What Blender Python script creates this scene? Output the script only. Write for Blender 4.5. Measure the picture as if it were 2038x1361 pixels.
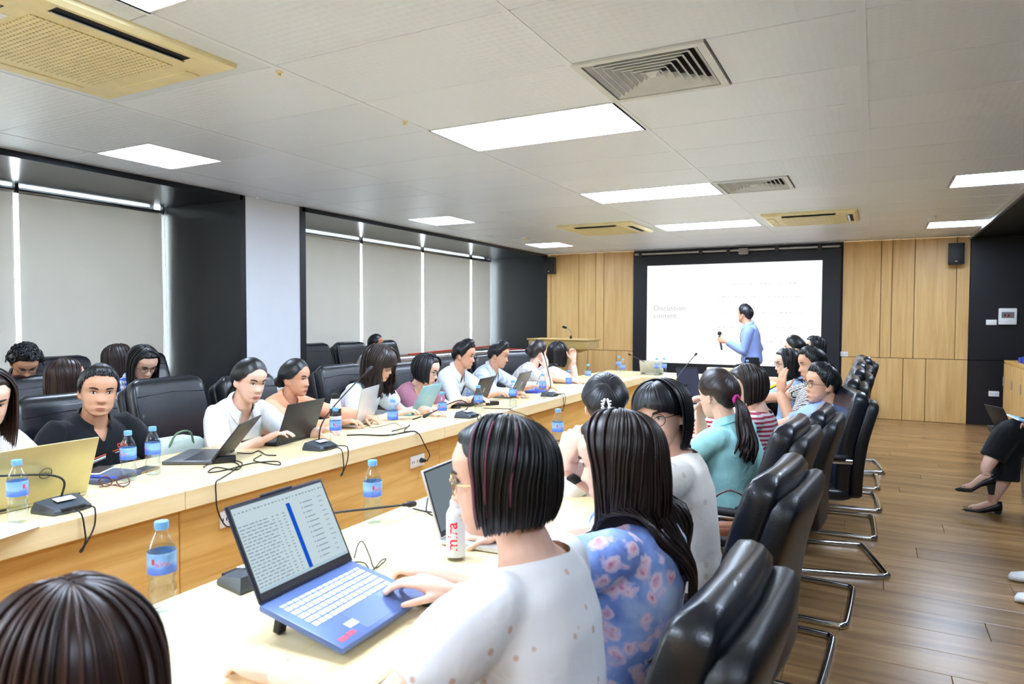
import bpy, bmesh, math, random
from mathutils import Vector, Matrix, noise
PI = math.pi
scene = bpy.context.scene
for o in list(bpy.data.objects):
    bpy.data.objects.remove(o)
COL = scene.collection
V3 = Vector

# ------------------------------------------------------------------ camera
CAM = V3((0.0, 0.0, 1.45))
YAW, PITCH, ROLL, FPX = 0.4889, 0.03528, 0.00316, 1358.7
fw = V3((-math.sin(YAW) * math.cos(PITCH), math.cos(YAW) * math.cos(PITCH), -math.sin(PITCH)))
_r = V3((math.cos(YAW), math.sin(YAW), 0))
_u = _r.cross(fw)
rt = _r * math.cos(ROLL) + _u * math.sin(ROLL)
upv = _u * math.cos(ROLL) - _r * math.sin(ROLL)
cd = bpy.data.cameras.new('camera')
cam = bpy.data.objects.new('camera', cd)
COL.objects.link(cam)
m = Matrix((rt, upv, -fw)).transposed().to_4x4()
m.translation = CAM
cam.matrix_world = m
cd.sensor_width = 36.0
cd.lens = 36.0 * FPX / 2038.0
cd.clip_start = 0.05
cd.dof.use_dof = True
cd.dof.focus_distance = 3.6
cd.dof.aperture_fstop = 5.0
scene.camera = cam

# ------------------------------------------------------------------ world, exposure
world = bpy.data.worlds.new('sky')
scene.world = world
world.use_nodes = True
bg = world.node_tree.nodes['Background']
bg.inputs[0].default_value = (0.90, 0.96, 1.0, 1)
bg.inputs[1].default_value = 4.6
vs = scene.view_settings
vs.view_transform = 'Standard'
vs.look = 'None'
vs.gamma = 1.0
vs.use_curve_mapping = False
vs.exposure = 2.45
SCR = 2.0 ** -vs.exposure   # a screen that shows as its own colour
LAMP = 7.5           # emission of the ceiling light panels

# ------------------------------------------------------------------ pixels to places
def ray(x, y):
    return rt * ((x - 1019) / FPX) - upv * ((y - 680.5) / FPX) + fw
def atz(x, y, z):
    d = ray(x, y); return CAM + d * ((z - CAM.z) / d.z)
def atx(x, y, X):
    d = ray(x, y); return CAM + d * (X / d.x)
def aty(x, y, Y):
    d = ray(x, y); return CAM + d * (Y / d.y)
def atd(x, y, dep):
    return CAM + ray(x, y) * dep

# ------------------------------------------------------------------ materials
def new_mat(name):
    m = bpy.data.materials.new(name); m.use_nodes = True
    return m, m.node_tree, m.node_tree.nodes['Principled BSDF']
def lin(c):
    return tuple(((v / 255.0) / 12.92 if v / 255.0 <= 0.04045 else (((v / 255.0) + 0.055) / 1.055) ** 2.4) for v in c) + (1.0,)
def N(nt, t, **kw):
    n = nt.nodes.new(t)
    for k, v in kw.items(): setattr(n, k, v)
    return n
def coords(nt, kind='Object', scale=(1, 1, 1), rand=False):
    tc = N(nt, 'ShaderNodeTexCoord'); mp = N(nt, 'ShaderNodeMapping')
    nt.links.new(tc.outputs[kind], mp.inputs[0])
    mp.inputs['Scale'].default_value = scale
    if rand:
        oi = N(nt, 'ShaderNodeObjectInfo'); mu = N(nt, 'ShaderNodeMath', operation='MULTIPLY')
        mu.inputs[1].default_value = 37.0
        nt.links.new(oi.outputs['Random'], mu.inputs[0])
        nt.links.new(mu.outputs[0], mp.inputs['Location'])
    return mp.outputs[0]
def ramp(nt, fac, stops):
    r = N(nt, 'ShaderNodeValToRGB')
    e = r.color_ramp.elements
    while len(e) < len(stops): e.new(0.5)
    for i, (p, c) in enumerate(stops):
        e[i].position = p; e[i].color = c
    nt.links.new(fac, r.inputs[0])
    return r.outputs[0]
def addbump(nt, b, h, strength, dist=0.01):
    bp = N(nt, 'ShaderNodeBump'); bp.inputs['Strength'].default_value = strength; bp.inputs['Distance'].default_value = dist
    nt.links.new(h, bp.inputs['Height']); nt.links.new(bp.outputs[0], b.inputs['Normal'])
def plain(name, col, rough=0.5, metal=0.0, vary=0.06, scale=9.0, bump=0.0, bscale=60.0, spec=0.5, coat=0.0):
    m, nt, b = new_mat(name)
    c = lin(col)
    n = N(nt, 'ShaderNodeTexNoise'); n.inputs['Scale'].default_value = scale; n.inputs['Detail'].default_value = 3
    nt.links.new(coords(nt), n.inputs['Vector'])
    lo = tuple(v * (1 - vary) for v in c[:3]) + (1,); hi = tuple(min(1, v * (1 + vary)) for v in c[:3]) + (1,)
    nt.links.new(ramp(nt, n.outputs['Fac'], [(0.3, lo), (0.7, hi)]), b.inputs['Base Color'])
    b.inputs['Roughness'].default_value = rough; b.inputs['Metallic'].default_value = metal
    b.inputs['Specular IOR Level'].default_value = spec
    b.inputs['Coat Weight'].default_value = coat
    if bump:
        n2 = N(nt, 'ShaderNodeTexNoise'); n2.inputs['Scale'].default_value = bscale; n2.inputs['Detail'].default_value = 4
        nt.links.new(coords(nt), n2.inputs['Vector'])
        addbump(nt, b, n2.outputs['Fac'], bump, 0.004)
    return m
def emit(name, col, strength):
    m = bpy.data.materials.new(name); m.use_nodes = True
    nt = m.node_tree; nt.nodes.clear()
    o = N(nt, 'ShaderNodeOutputMaterial'); e = N(nt, 'ShaderNodeEmission')
    e.inputs[0].default_value = lin(col); e.inputs[1].default_value = strength
    nt.links.new(e.outputs[0], o.inputs[0])
    return m
def wood(name, lo, mid, hi, axis, rough=0.35, stretch=14.0, rand=True, tint=0.0, scale=1.0, bump=0.03):
    m, nt, b = new_mat(name)
    sc = [stretch * scale] * 3; sc[axis] = 0.9 * scale
    co = coords(nt, scale=tuple(sc), rand=rand)
    n = N(nt, 'ShaderNodeTexNoise'); n.inputs['Scale'].default_value = 1.0; n.inputs['Detail'].default_value = 6
    n.inputs['Roughness'].default_value = 0.62; n.inputs['Distortion'].default_value = 0.6
    nt.links.new(co, n.inputs['Vector'])
    col = ramp(nt, n.outputs['Fac'], [(0.30, lin(lo)), (0.52, lin(mid)), (0.72, lin(hi))])
    if tint:
        oi = N(nt, 'ShaderNodeObjectInfo'); hs = N(nt, 'ShaderNodeHueSaturation')
        mr = N(nt, 'ShaderNodeMapRange'); mr.inputs[3].default_value = 1 - tint; mr.inputs[4].default_value = 1 + tint
        nt.links.new(oi.outputs['Random'], mr.inputs[0]); nt.links.new(mr.outputs[0], hs.inputs['Value'])
        nt.links.new(col, hs.inputs['Color']); col = hs.outputs[0]
    nt.links.new(col, b.inputs['Base Color'])
    b.inputs['Roughness'].default_value = rough
    addbump(nt, b, n.outputs['Fac'], bump, 0.003)
    return m
def clear_plastic(name, tint=(235, 245, 255), gloss=0.16):
    m = bpy.data.materials.new(name); m.use_nodes = True
    nt = m.node_tree; nt.nodes.clear()
    o = N(nt, 'ShaderNodeOutputMaterial'); t = N(nt, 'ShaderNodeBsdfTransparent'); g = N(nt, 'ShaderNodeBsdfGlossy')
    t.inputs[0].default_value = lin(tint); g.inputs['Roughness'].default_value = 0.06
    lw = N(nt, 'ShaderNodeLayerWeight'); lw.inputs[0].default_value = 0.35
    mr = N(nt, 'ShaderNodeMapRange'); mr.inputs[3].default_value = gloss * 0.35; mr.inputs[4].default_value = gloss * 3.2
    mx = N(nt, 'ShaderNodeMixShader')
    nt.links.new(lw.outputs['Facing'], mr.inputs[0]); nt.links.new(mr.outputs[0], mx.inputs[0])
    nt.links.new(t.outputs[0], mx.inputs[1]); nt.links.new(g.outputs[0], mx.inputs[2]); nt.links.new(mx.outputs[0], o.inputs[0])
    return m
def cloth(name, col, kind='plain', col2=None, scale=1.0, rough=0.85, fold=0.35, col3=None):
    m, nt, b = new_mat(name)
    b.inputs['Roughness'].default_value = rough
    b.inputs['Specular IOR Level'].default_value = 0.25
    b.inputs['Sheen Weight'].default_value = 0.12
    c1 = lin(col); c2 = lin(col2) if col2 else c1
    co = coords(nt)
    base = None
    if kind == 'plain':
        n = N(nt, 'ShaderNodeTexNoise'); n.inputs['Scale'].default_value = 7; nt.links.new(co, n.inputs['Vector'])
        base = ramp(nt, n.outputs['Fac'], [(0.3, tuple(v * 0.94 for v in c1[:3]) + (1,)), (0.7, c1)])
    elif kind in ('hstripe', 'vstripe'):
        w = N(nt, 'ShaderNodeTexWave', bands_direction='Z' if kind == 'hstripe' else 'Y')
        w.inputs['Scale'].default_value = scale; w.inputs['Distortion'].default_value = 0.6; w.inputs['Detail'].default_value = 1; w.inputs['Detail Scale'].default_value = 0.4
        nt.links.new(co, w.inputs['Vector'])
        base = ramp(nt, w.outputs['Fac'], [(0.44, c1), (0.52, c2)])
    elif kind == 'check':
        facs = []
        for ax in ('Y', 'Z', 'X'):
            w = N(nt, 'ShaderNodeTexWave', bands_direction=ax); w.inputs['Scale'].default_value = scale; w.inputs['Distortion'].default_value = 0.5
            w.inputs['Detail'].default_value = 0
            nt.links.new(co, w.inputs['Vector'])
            facs.append(w.outputs['Fac'])
        mx = N(nt, 'ShaderNodeMath', operation='MAXIMUM'); nt.links.new(facs[0], mx.inputs[0]); nt.links.new(facs[1], mx.inputs[1])
        base = ramp(nt, mx.outputs[0], [(0.72, c1), (0.84, c2)])
    elif kind == 'plaid':
        facs = []
        for ax in ('Y', 'Z'):
            w = N(nt, 'ShaderNodeTexWave', bands_direction=ax); w.inputs['Scale'].default_value = scale; w.inputs['Distortion'].default_value = 0.4
            w.inputs['Detail'].default_value = 0
            nt.links.new(co, w.inputs['Vector'])
            gt = N(nt, 'ShaderNodeMath', operation='GREATER_THAN'); gt.inputs[1].default_value = 0.5; nt.links.new(w.outputs['Fac'], gt.inputs[0])
            facs.append(gt.outputs[0])
        ad = N(nt, 'ShaderNodeMath', operation='ADD'); nt.links.new(facs[0], ad.inputs[0]); nt.links.new(facs[1], ad.inputs[1])
        dv = N(nt, 'ShaderNodeMath', operation='MULTIPLY'); dv.inputs[1].default_value = 0.5; nt.links.new(ad.outputs[0], dv.inputs[0])
        base = ramp(nt, dv.outputs[0], [(0.1, c1), (0.5, tuple((a + b_) / 2 for a, b_ in zip(c1, c2))), (0.9, c2)])
    elif kind == 'floral':
        n = N(nt, 'ShaderNodeTexNoise'); n.inputs['Scale'].default_value = 7 * scale; n.inputs['Detail'].default_value = 3; n.inputs['Distortion'].default_value = 0.5
        nt.links.new(co, n.inputs['Vector'])
        ground = ramp(nt, n.outputs['Fac'], [(0.34, lin((104, 132, 214))), (0.5, c1), (0.66, lin((190, 212, 252)))])
        v = N(nt, 'ShaderNodeTexVoronoi', feature='SMOOTH_F1'); v.inputs['Scale'].default_value = 24 * scale; v.inputs['Smoothness'].default_value = 0.25
        n3 = N(nt, 'ShaderNodeTexNoise'); n3.inputs['Scale'].default_value = 40; nt.links.new(co, n3.inputs['Vector'])
        ma = N(nt, 'ShaderNodeMix', data_type='VECTOR'); ma.inputs[0].default_value = 0.035
        nt.links.new(co, ma.inputs[4]); nt.links.new(n3.outputs['Color'], ma.inputs[5]); nt.links.new(ma.outputs[1], v.inputs['Vector'])
        petals = ramp(nt, v.outputs['Distance'], [(0.0, lin((200, 96, 146))), (0.12, lin((232, 172, 210))), (0.30, lin((246, 226, 242))), (0.44, lin((214, 206, 244)))])
        n4 = N(nt, 'ShaderNodeTexNoise'); n4.inputs['Scale'].default_value = 9 * scale; n4.inputs['Detail'].default_value = 1
        nt.links.new(co, n4.inputs['Vector'])
        gate = N(nt, 'ShaderNodeMapRange'); gate.inputs[1].default_value = 0.35; gate.inputs[2].default_value = 0.41; nt.links.new(n4.outputs['Fac'], gate.inputs[0])
        shape = N(nt, 'ShaderNodeMapRange'); shape.inputs[1].default_value = 0.52; shape.inputs[2].default_value = 0.44; nt.links.new(v.outputs['Distance'], shape.inputs[0])
        mu = N(nt, 'ShaderNodeMath', operation='MULTIPLY'); nt.links.new(gate.outputs[0], mu.inputs[0]); nt.links.new(shape.outputs[0], mu.inputs[1])
        mc = N(nt, 'ShaderNodeMix', data_type='RGBA'); nt.links.new(mu.outputs[0], mc.inputs[0]); nt.links.new(ground, mc.inputs[6]); nt.links.new(petals, mc.inputs[7])
        base = mc.outputs[2]
    elif kind == 'lace':
        v = N(nt, 'ShaderNodeTexVoronoi', feature='DISTANCE_TO_EDGE'); v.inputs['Scale'].default_value = 38 * scale; nt.links.new(co, v.inputs['Vector'])
        v2 = N(nt, 'ShaderNodeTexVoronoi'); v2.inputs['Scale'].default_value = 24 * scale; nt.links.new(co, v2.inputs['Vector'])
        f2 = ramp(nt, v2.outputs['Distance'], [(0.13, c2), (0.2, c1)])
        base = f2
        addbump(nt, b, v.outputs['Distance'], 0.3, 0.006)
    elif kind == 'mottle':
        n = N(nt, 'ShaderNodeTexNoise'); n.inputs['Scale'].default_value = 24 * scale; n.inputs['Detail'].default_value = 2; n.inputs['Distortion'].default_value = 2.5
        nt.links.new(co, n.inputs['Vector'])
        base = ramp(nt, n.outputs['Fac'], [(0.36, c2), (0.44, c1)])
    nt.links.new(base, b.inputs['Base Color'])
    if kind != 'lace':
        n2 = N(nt, 'ShaderNodeTexNoise'); n2.inputs['Scale'].default_value = 16; n2.inputs['Detail'].default_value = 4; n2.inputs['Distortion'].default_value = 1.2
        nt.links.new(coords(nt, scale=(1, 1, 0.55)), n2.inputs['Vector'])
        addbump(nt, b, n2.outputs['Fac'], fold, 0.02)
    return m

M = {}
M['ceiling'] = None
def ceiling_mat():
    m, nt, b = new_mat('ceiling_tile')
    co = coords(nt, scale=(1, 1, 1))
    w = N(nt, 'ShaderNodeTexVoronoi'); w.inputs['Scale'].default_value = 26; nt.links.new(co, w.inputs['Vector']); w.inputs['Randomness'].default_value = 0.25
    oi = N(nt, 'ShaderNodeObjectInfo')
    cr = ramp(nt, oi.outputs['Random'], [(0.0, lin((224, 233, 243))), (1.0, lin((231, 239, 248)))])
    nt.links.new(cr, b.inputs['Base Color'])
    b.inputs['Roughness'].default_value = 0.42
    addbump(nt, b, w.outputs['Distance'], 0.22, 0.01)
    return m
M['ceiling'] = ceiling_mat()
M['grid'] = plain('ceiling_grid', (150, 153, 156), 0.5)
M['gap'] = plain('shadow_gap', (60, 60, 60), 0.9)
M['lamp'] = emit('light_panel', (212, 230, 255), LAMP)
M['lampframe'] = plain('light_frame', (225, 228, 230), 0.5)
M['oak'] = wood('oak_panel', (204, 160, 98), (221, 181, 117), (230, 195, 134), 2, 0.42, 16)
M['oak_x'] = wood('oak_desk_front', (200, 150, 76), (224, 180, 104), (236, 198, 126), 1, 0.38, 15)
M['top'] = wood('pale_table_top', (228, 203, 150), (238, 217, 167), (244, 227, 184), 1, 0.30, 13, bump=0.015)
M['lectern'] = wood('lectern_oak', (178, 148, 84), (200, 170, 104), (214, 186, 124), 0, 0.45, 14)
M['plank'] = wood('laminate_plank', (122, 92, 58), (152, 116, 74), (172, 136, 92), 0, 0.26, 11, tint=0.10, bump=0.02)
M['black'] = plain('black_wall_panel', (12, 15, 22), 0.42, bump=0.0)
M['blackgloss'] = plain('black_gloss_soffit', (20, 25, 32), 0.2, metal=0.3)
M['screenframe'] = plain('screen_bezel', (15, 19, 28), 0.5)
M['white_wall'] = plain('white_wall', (238, 242, 248), 0.7, vary=0.008)
def blind_mat():
    m = plain('blind_fabric', (190, 186, 181), 0.85, vary=0.02, scale=3, bump=0.05, bscale=260)
    nt = m.node_tree; b = nt.nodes['Principled BSDF']; out = [n for n in nt.nodes if n.type == 'OUTPUT_MATERIAL'][0]
    tr = N(nt, 'ShaderNodeBsdfTranslucent'); tr.inputs[0].default_value = lin((192, 188, 183)); mx = N(nt, 'ShaderNodeMixShader'); mx.inputs[0].default_value = 0.25
    nt.links.new(b.outputs[0], mx.inputs[1]); nt.links.new(tr.outputs[0], mx.inputs[2]); nt.links.new(mx.outputs[0], out.inputs[0])
    return m
M['blind'] = blind_mat()
M['alu'] = plain('aluminium', (190, 194, 196), 0.3, 0.9)
M['cream_plastic'] = plain('aged_cream_plastic', (232, 221, 174), 0.5)
M['vent'] = plain('vent_enamel', (214, 219, 220), 0.45)
M['dark'] = plain('dark_void', (18, 20, 24), 0.8)
M['blackplastic'] = plain('black_plastic', (20, 21, 24), 0.4)
M['rubber'] = plain('black_rubber', (16, 16, 18), 0.55)
M['whiteplastic'] = plain('white_plastic', (236, 237, 236), 0.4)
M['leather'] = plain('black_leather', (19, 23, 30), 0.30, vary=0.15, bump=0.16, bscale=220, coat=0.1)
M['leather2'] = plain('black_leather_back', (15, 17, 21), 0.42, vary=0.1, bump=0.2, bscale=200)
M['chrome'] = plain('chrome_tube', (206, 208, 210), 0.13, 1.0, vary=0.01)
M['paper'] = plain('paper', (244, 244, 242), 0.8, vary=0.02)
M['bottle'] = clear_plastic('bottle_plastic', (252, 254, 255), 0.085)
M['water'] = clear_plastic('bottle_water', (246, 251, 254), 0.05)
M['cap'] = plain('blue_bottle_cap', (112, 172, 232), 0.4)
M['glassp'] = clear_plastic('window_glass', (245, 250, 250), 0.1)
M['redframe'] = plain('red_frame', (214, 70, 48), 0.5)
M['keys'] = plain('light_keycaps', (208, 218, 228), 0.45)
M['pink'] = plain('pink_band', (206, 40, 132), 0.6)
# ------------------------------------------------------------------ mesh helpers
class MB:
    def __init__(s): s.v = []; s.f = []; s.m = []
    def add(s, vs, fs, mi=0):
        o = len(s.v); s.v += [tuple(v) for v in vs]
        for f in fs: s.f.append([i + o for i in f]); s.m.append(mi)
        return s
    def box(s, x0, x1, y0, y1, z0, z1, mi=0):
        vs = [(x, y, z) for z in (z0, z1) for y in (y0, y1) for x in (x0, x1)]
        return s.add(vs, [(0, 2, 3, 1), (4, 5, 7, 6), (0, 1, 5, 4), (2, 6, 7, 3), (0, 4, 6, 2), (1, 3, 7, 5)], mi)
    def rbox(s, x0, x1, y0, y1, z0, z1, r=0.005, seg=2, mi=0, mat=None):
        bm = bmesh.new(); bmesh.ops.create_cube(bm, size=1)
        for v in bm.verts:
            v.co = V3(((x0 + x1) / 2 + v.co.x * (x1 - x0), (y0 + y1) / 2 + v.co.y * (y1 - y0), (z0 + z1) / 2 + v.co.z * (z1 - z0)))
        r = min(r, 0.49 * min(abs(x1 - x0), abs(y1 - y0), abs(z1 - z0)))
        bmesh.ops.bevel(bm, geom=bm.edges[:], offset=r, segments=seg, profile=0.5, affect='EDGES')
        if mat: bmesh.ops.transform(bm, matrix=mat, verts=bm.verts[:])
        bm.verts.index_update()
        s.add([v.co[:] for v in bm.verts], [[v.index for v in f.verts] for f in bm.faces], mi)
        bm.free(); return s
    def loft(s, rings, caps=True, mi=0, closed=True):
        n = len(rings[0]); o = len(s.v)
        for r in rings: s.v += [tuple(p) for p in r]
        for i in range(len(rings) - 1):
            for j in range(n if closed else n - 1):
                k = (j + 1) % n
                s.f.append([o + i * n + j, o + i * n + k, o + (i + 1) * n + k, o + (i + 1) * n + j]); s.m.append(mi)
        if caps:
            s.f.append([o + j for j in reversed(range(n))]); s.m.append(mi)
            b = o + (len(rings) - 1) * n
            s.f.append([b + j for j in range(n)]); s.m.append(mi)
        return s
    def tube(s, path, r, n=8, mi=0, caps=True, flat=1.0, side=None, roundend=False):
        P = [V3(p) for p in path]; L = len(P)
        R = [r] * L if isinstance(r, (int, float)) else list(r)
        if roundend:
            d = (P[-1] - P[-2]).normalized(); e = R[-1]
            P += [P[-1] + d * e * 0.5, P[-1] + d * e * 0.85, P[-1] + d * e]; R += [e * 0.86, e * 0.5, e * 0.08]; L = len(P)
        rings = []; u = None
        for i in range(L):
            t = (P[min(i + 1, L - 1)] - P[max(i - 1, 0)])
            if t.length < 1e-9: t = V3((0, 0, 1))
            t.normalize()
            if u is None:
                a = V3(side) if side is not None else (V3((0, 0, 1)) if abs(t.z) < 0.9 else V3((1, 0, 0)))
                u = a
            u = u - t * u.dot(t)
            if u.length < 1e-6: u = t.orthogonal()
            u.normalize()
            w = t.cross(u)
            rings.append([P[i] + (u * math.cos(2 * PI * k / n) * flat + w * math.sin(2 * PI * k / n)) * R[i] for k in range(n)])
        return s.loft(rings, caps, mi)
    def lathe(s, prof, n=20, mi=0, origin=(0, 0, 0), caps=True):
        o = V3(origin)
        rings = [[o + V3((r * math.cos(2 * PI * k / n), r * math.sin(2 * PI * k / n), z)) for k in range(n)] for r, z in prof]
        return s.loft(rings, caps, mi)
    def ell(s, c, ax, n=12, mi=0, mat=None):
        c = V3(c); rings = []
        for i in range(1, n):
            a = PI * i / n
            rings.append([V3((ax[0] * math.sin(a) * math.cos(2 * PI * k / (2 * n)), ax[1] * math.sin(a) * math.sin(2 * PI * k / (2 * n)), ax[2] * -math.cos(a))) for k in range(2 * n)])
        if mat: rings = [[mat @ p for p in r] for r in rings]
        return s.loft([[c + p for p in r] for r in rings], True, mi)
    def prism(s, poly, z0, z1, mi=0, mat=None):
        n = len(poly); vs = [V3((x, y, z0)) for x, y in poly] + [V3((x, y, z1)) for x, y in poly]
        if mat: vs = [mat @ v for v in vs]
        return s.add(vs, [list(reversed(range(n))), [n + i for i in range(n)]] + [[i, (i + 1) % n, n + (i + 1) % n, n + i] for i in range(n)], mi)
    def xf(s, mat): s.v = [tuple(mat @ V3(v)) for v in s.v]; return s
    def mesh(s, name, mats, smooth=30):
        me = bpy.data.meshes.new(name); me.from_pydata(s.v, [], s.f)
        for m in (mats if isinstance(mats, (list, tuple)) else [mats]): me.materials.append(M[m] if isinstance(m, str) else m)
        if len(me.materials) > 1: me.polygons.foreach_set('material_index', s.m)
        if smooth:
            me.polygons.foreach_set('use_smooth', [True] * len(s.f))
            if smooth < 180: me.set_sharp_from_angle(angle=math.radians(smooth))
        me.update(); return me
    def build(s, name, mats, parent=None, loc=None, rot=None, smooth=30):
        return place(name, s.mesh(name, mats, smooth), parent, loc, rot)
def place(name, me, parent=None, loc=None, rot=None, mat=None):
    o = bpy.data.objects.new(name, me); COL.objects.link(o)
    if parent: o.parent = parent
    if loc is not None: o.location = loc
    if rot is not None: o.rotation_euler = rot if isinstance(rot, (tuple, list)) else (0, 0, rot)
    if mat is not None: o.matrix_local = mat
    return o
def empty(name, loc=(0, 0, 0), rz=0.0):
    o = bpy.data.objects.new(name, None); COL.objects.link(o)
    o.empty_display_size = 0.1; o.location = loc; o.rotation_euler = (0, 0, rz); return o
def tag(o, label, cat, group=None):
    o['label'] = label; o['category'] = cat
    if group: o['group'] = group
    return o
def struct(o): o['kind'] = 'structure'; return o
def dup(root):
    r = root.copy(); COL.objects.link(r)
    for ch in list(root.children):
        c = ch.copy(); COL.objects.link(c); c.parent = r
        for g in list(ch.children):
            d = g.copy(); COL.objects.link(d); d.parent = c
    return r
def bez(pts, n=10):
    """Catmull-Rom through the points"""
    P = [V3(p) for p in pts]; P = [P[0] * 2 - P[1]] + P + [P[-1] * 2 - P[-2]]
    out = []
    for i in range(1, len(P) - 2):
        for k in range(n):
            t = k / n; a, b, c, d = P[i - 1], P[i], P[i + 1], P[i + 2]
            out.append(0.5 * ((2 * b) + (c - a) * t + (2 * a - 5 * b + 4 * c - d) * t * t + (3 * b - a - 3 * c + d) * t ** 3))
    out.append(P[-2]); return out
def text_mesh(s, size, mat, extrude=0.0006, align='CENTER', spacing=1.0, bold=0.0):
    cu = bpy.data.curves.new('text', 'FONT'); cu.body = s; cu.size = size; cu.extrude = extrude; cu.align_x = align; cu.align_y = 'CENTER'
    cu.space_character = spacing; cu.offset = bold; cu.resolution_u = 3
    o = bpy.data.objects.new('text', cu); COL.objects.link(o)
    dg = bpy.context.evaluated_depsgraph_get()
    me = bpy.data.meshes.new_from_object(o.evaluated_get(dg))
    bpy.data.objects.remove(o); bpy.data.curves.remove(cu)
    me.materials.clear(); me.materials.append(M[mat] if isinstance(mat, str) else mat)
    return me
def basis(x, y, z, o=(0, 0, 0)):
    m = Matrix((V3(x), V3(y), V3(z))).transposed().to_4x4(); m.translation = V3(o); return m

# ------------------------------------------------------------------ room
CZ, YF, XL, XB, XR, YBK, XRW = 2.593, 11.25, -5.27, -6.45, 1.13, -2.2, 2.15
TABZ = 0.76
ceil = struct(empty('ceiling', (0, 0, CZ)))
sl = MB().box(XL - 0.02, XR, YBK, YF, 0.03, 0.10).build('ceiling_slab', 'gap', ceil)
cols = [-6.04, -4.84, -3.64, -2.44, -1.24, -0.07, 1.13]
rows = [2.87 + 0.6 * k for k in range(-9, 14)] + [YF]
big = {1.07, 3.47, 5.87, 8.27, -1.33}; small = {2.87, 6.47, 9.47, -0.73}
near = lambda a, s_: any(abs(a - b) < 0.05 for b in s_)
tile_cache = {}
def tile(x0, x1, y0, y1):
    g = 0.003; w, d = round(x1 - x0, 3), round(y1 - y0, 3)
    k = (w, d)
    if k not in tile_cache:
        tile_cache[k] = MB().rbox(-w / 2 + g, w / 2 - g, -d / 2 + g, d / 2 - g, -0.002, 0.012, 0.003, 1).mesh('ceiling_tile', 'ceiling', 0)
    place('ceiling_tile', tile_cache[k], ceil, ((x0 + x1) / 2, (y0 + y1) / 2, 0))
for ci in range(6):
    x0, x1 = max(cols[ci], XL), cols[ci + 1]
    for ri in range(len(rows) - 1):
        y0, y1 = rows[ri], rows[ri + 1]
        if y1 < YBK: continue
        if y1 - y0 < 0.05: continue
        if ci == 3 and near(y0, big): continue
        if ci == 1 and near(y0, small): tile(x0 + 0.6, x1, y0, y1); continue
        if ci == 5 and near(y0, small): tile(x0, x1 - 0.6, y0, y1); continue
        if ci == 4 and near(y0, {2.87, 5.87}): tile(x0 + 0.6, x1, y0, y1); continue
        tile(x0, x1, y0, y1)
for x in cols[1:6]:
    MB().box(-0.016, 0.016, YBK, YF, -0.004, 0.006).build('grid_bar', 'ceiling', ceil, (x, 0, 0))
def light_panel(x0, x1, y0, y1, label, grp):
    t = tag(empty('ceiling_light', ((x0 + x1) / 2, (y0 + y1) / 2, CZ)), label, 'ceiling light', grp)
    w, d = (x1 - x0) / 2 - 0.004, (y1 - y0) / 2 - 0.004; e = 0.014
    fr = MB()
    fr.box(-w, w, -d, -d + e, -0.004, 0.02).box(-w, w, d - e, d, -0.004, 0.02).box(-w, -w + e, -d + e, d - e, -0.004, 0.02).box(w - e, w, -d + e, d - e, -0.004, 0.02)
    fr.build('frame', 'lampframe', t, smooth=0)
    MB().box(-w + e, w - e, -d + e, d - e, 0.0, 0.02).build('diffuser', 'lamp', t, smooth=0)
for y, lb in ((1.07, 'long ceiling light panel beside the large yellowed air conditioner'), (3.47, 'long ceiling light panel beside the large square air vent'),
              (5.87, 'long ceiling light panel beside the smaller far air vent'), (8.27, 'long ceiling light panel between the two far air conditioners'),
              (-1.33, 'long ceiling light panel behind the photographer')):
    light_panel(-2.44, -1.24, y, y + 0.6, lb, 'long ceiling light panels')
for y, a in ((2.87, 'near the first window'), (6.47, 'over the second window'), (9.47, 'by the smoke detector near the front wall'), (-0.73, 'behind the photographer on the window side')):
    light_panel(-4.84, -4.24, y, y + 0.6, 'square ceiling light panel ' + a, 'square ceiling light panels')
for y, a in ((2.87, 'above the aisle near the photographer'), (6.47, 'at the right edge above the aisle'), (9.47, 'near the wall speaker on the right'), (-0.73, 'behind the photographer on the aisle side')):
    light_panel(0.53, 1.13, y, y + 0.6, 'square ceiling light panel ' + a, 'square ceiling light panels')
def vent(x, y, label):
    t = tag(empty('air_vent', (x, y, CZ)), label, 'air vent', 'square ceiling air vents')
    w = 0.296
    fr = MB(); e = 0.035
    fr.box(-w, w, -w, -w + e, -0.012, 0.02).box(-w, w, w - e, w, -0.012, 0.02).box(-w, -w + e, -w + e, w - e, -0.012, 0.02).box(w - e, w, -w + e, w - e, -0.012, 0.02)
    fr.build('frame', 'vent', t, smooth=0)
    MB().box(-w + e, w - e, -w + e, w - e, 0.10, 0.105).build('duct_back', 'dark', t, smooth=0)
    for k in range(7):
        a = 0.255 - 0.034 * k; b = a - 0.030
        ring = lambda r, z: [(-r, -r, z), (r, -r, z), (r, r, z), (-r, r, z)]
        MB().loft([ring(a, -0.006), ring(b, 0.026), ring(b - 0.002, 0.026), ring(a - 0.004, -0.008), ring(a, -0.006)], caps=False).build('louvre', 'vent', t, smooth=0)
    MB().loft([[(-.03, -.03, 0.0), (.03, -.03, 0.0), (.03, .03, 0.0), (-.03, .03, 0.0)], [(-.012, -.012, -.012), (.012, -.012, -.012), (.012, .012, -.012), (-.012, .012, -.012)]]).build('louvre', 'vent', t, smooth=0)
vent(-0.94, 3.17, 'large square white air vent with nested louvres, nearest the camera')
vent(-0.94, 6.17, 'smaller looking far square air vent beside the second light panel')
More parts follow.
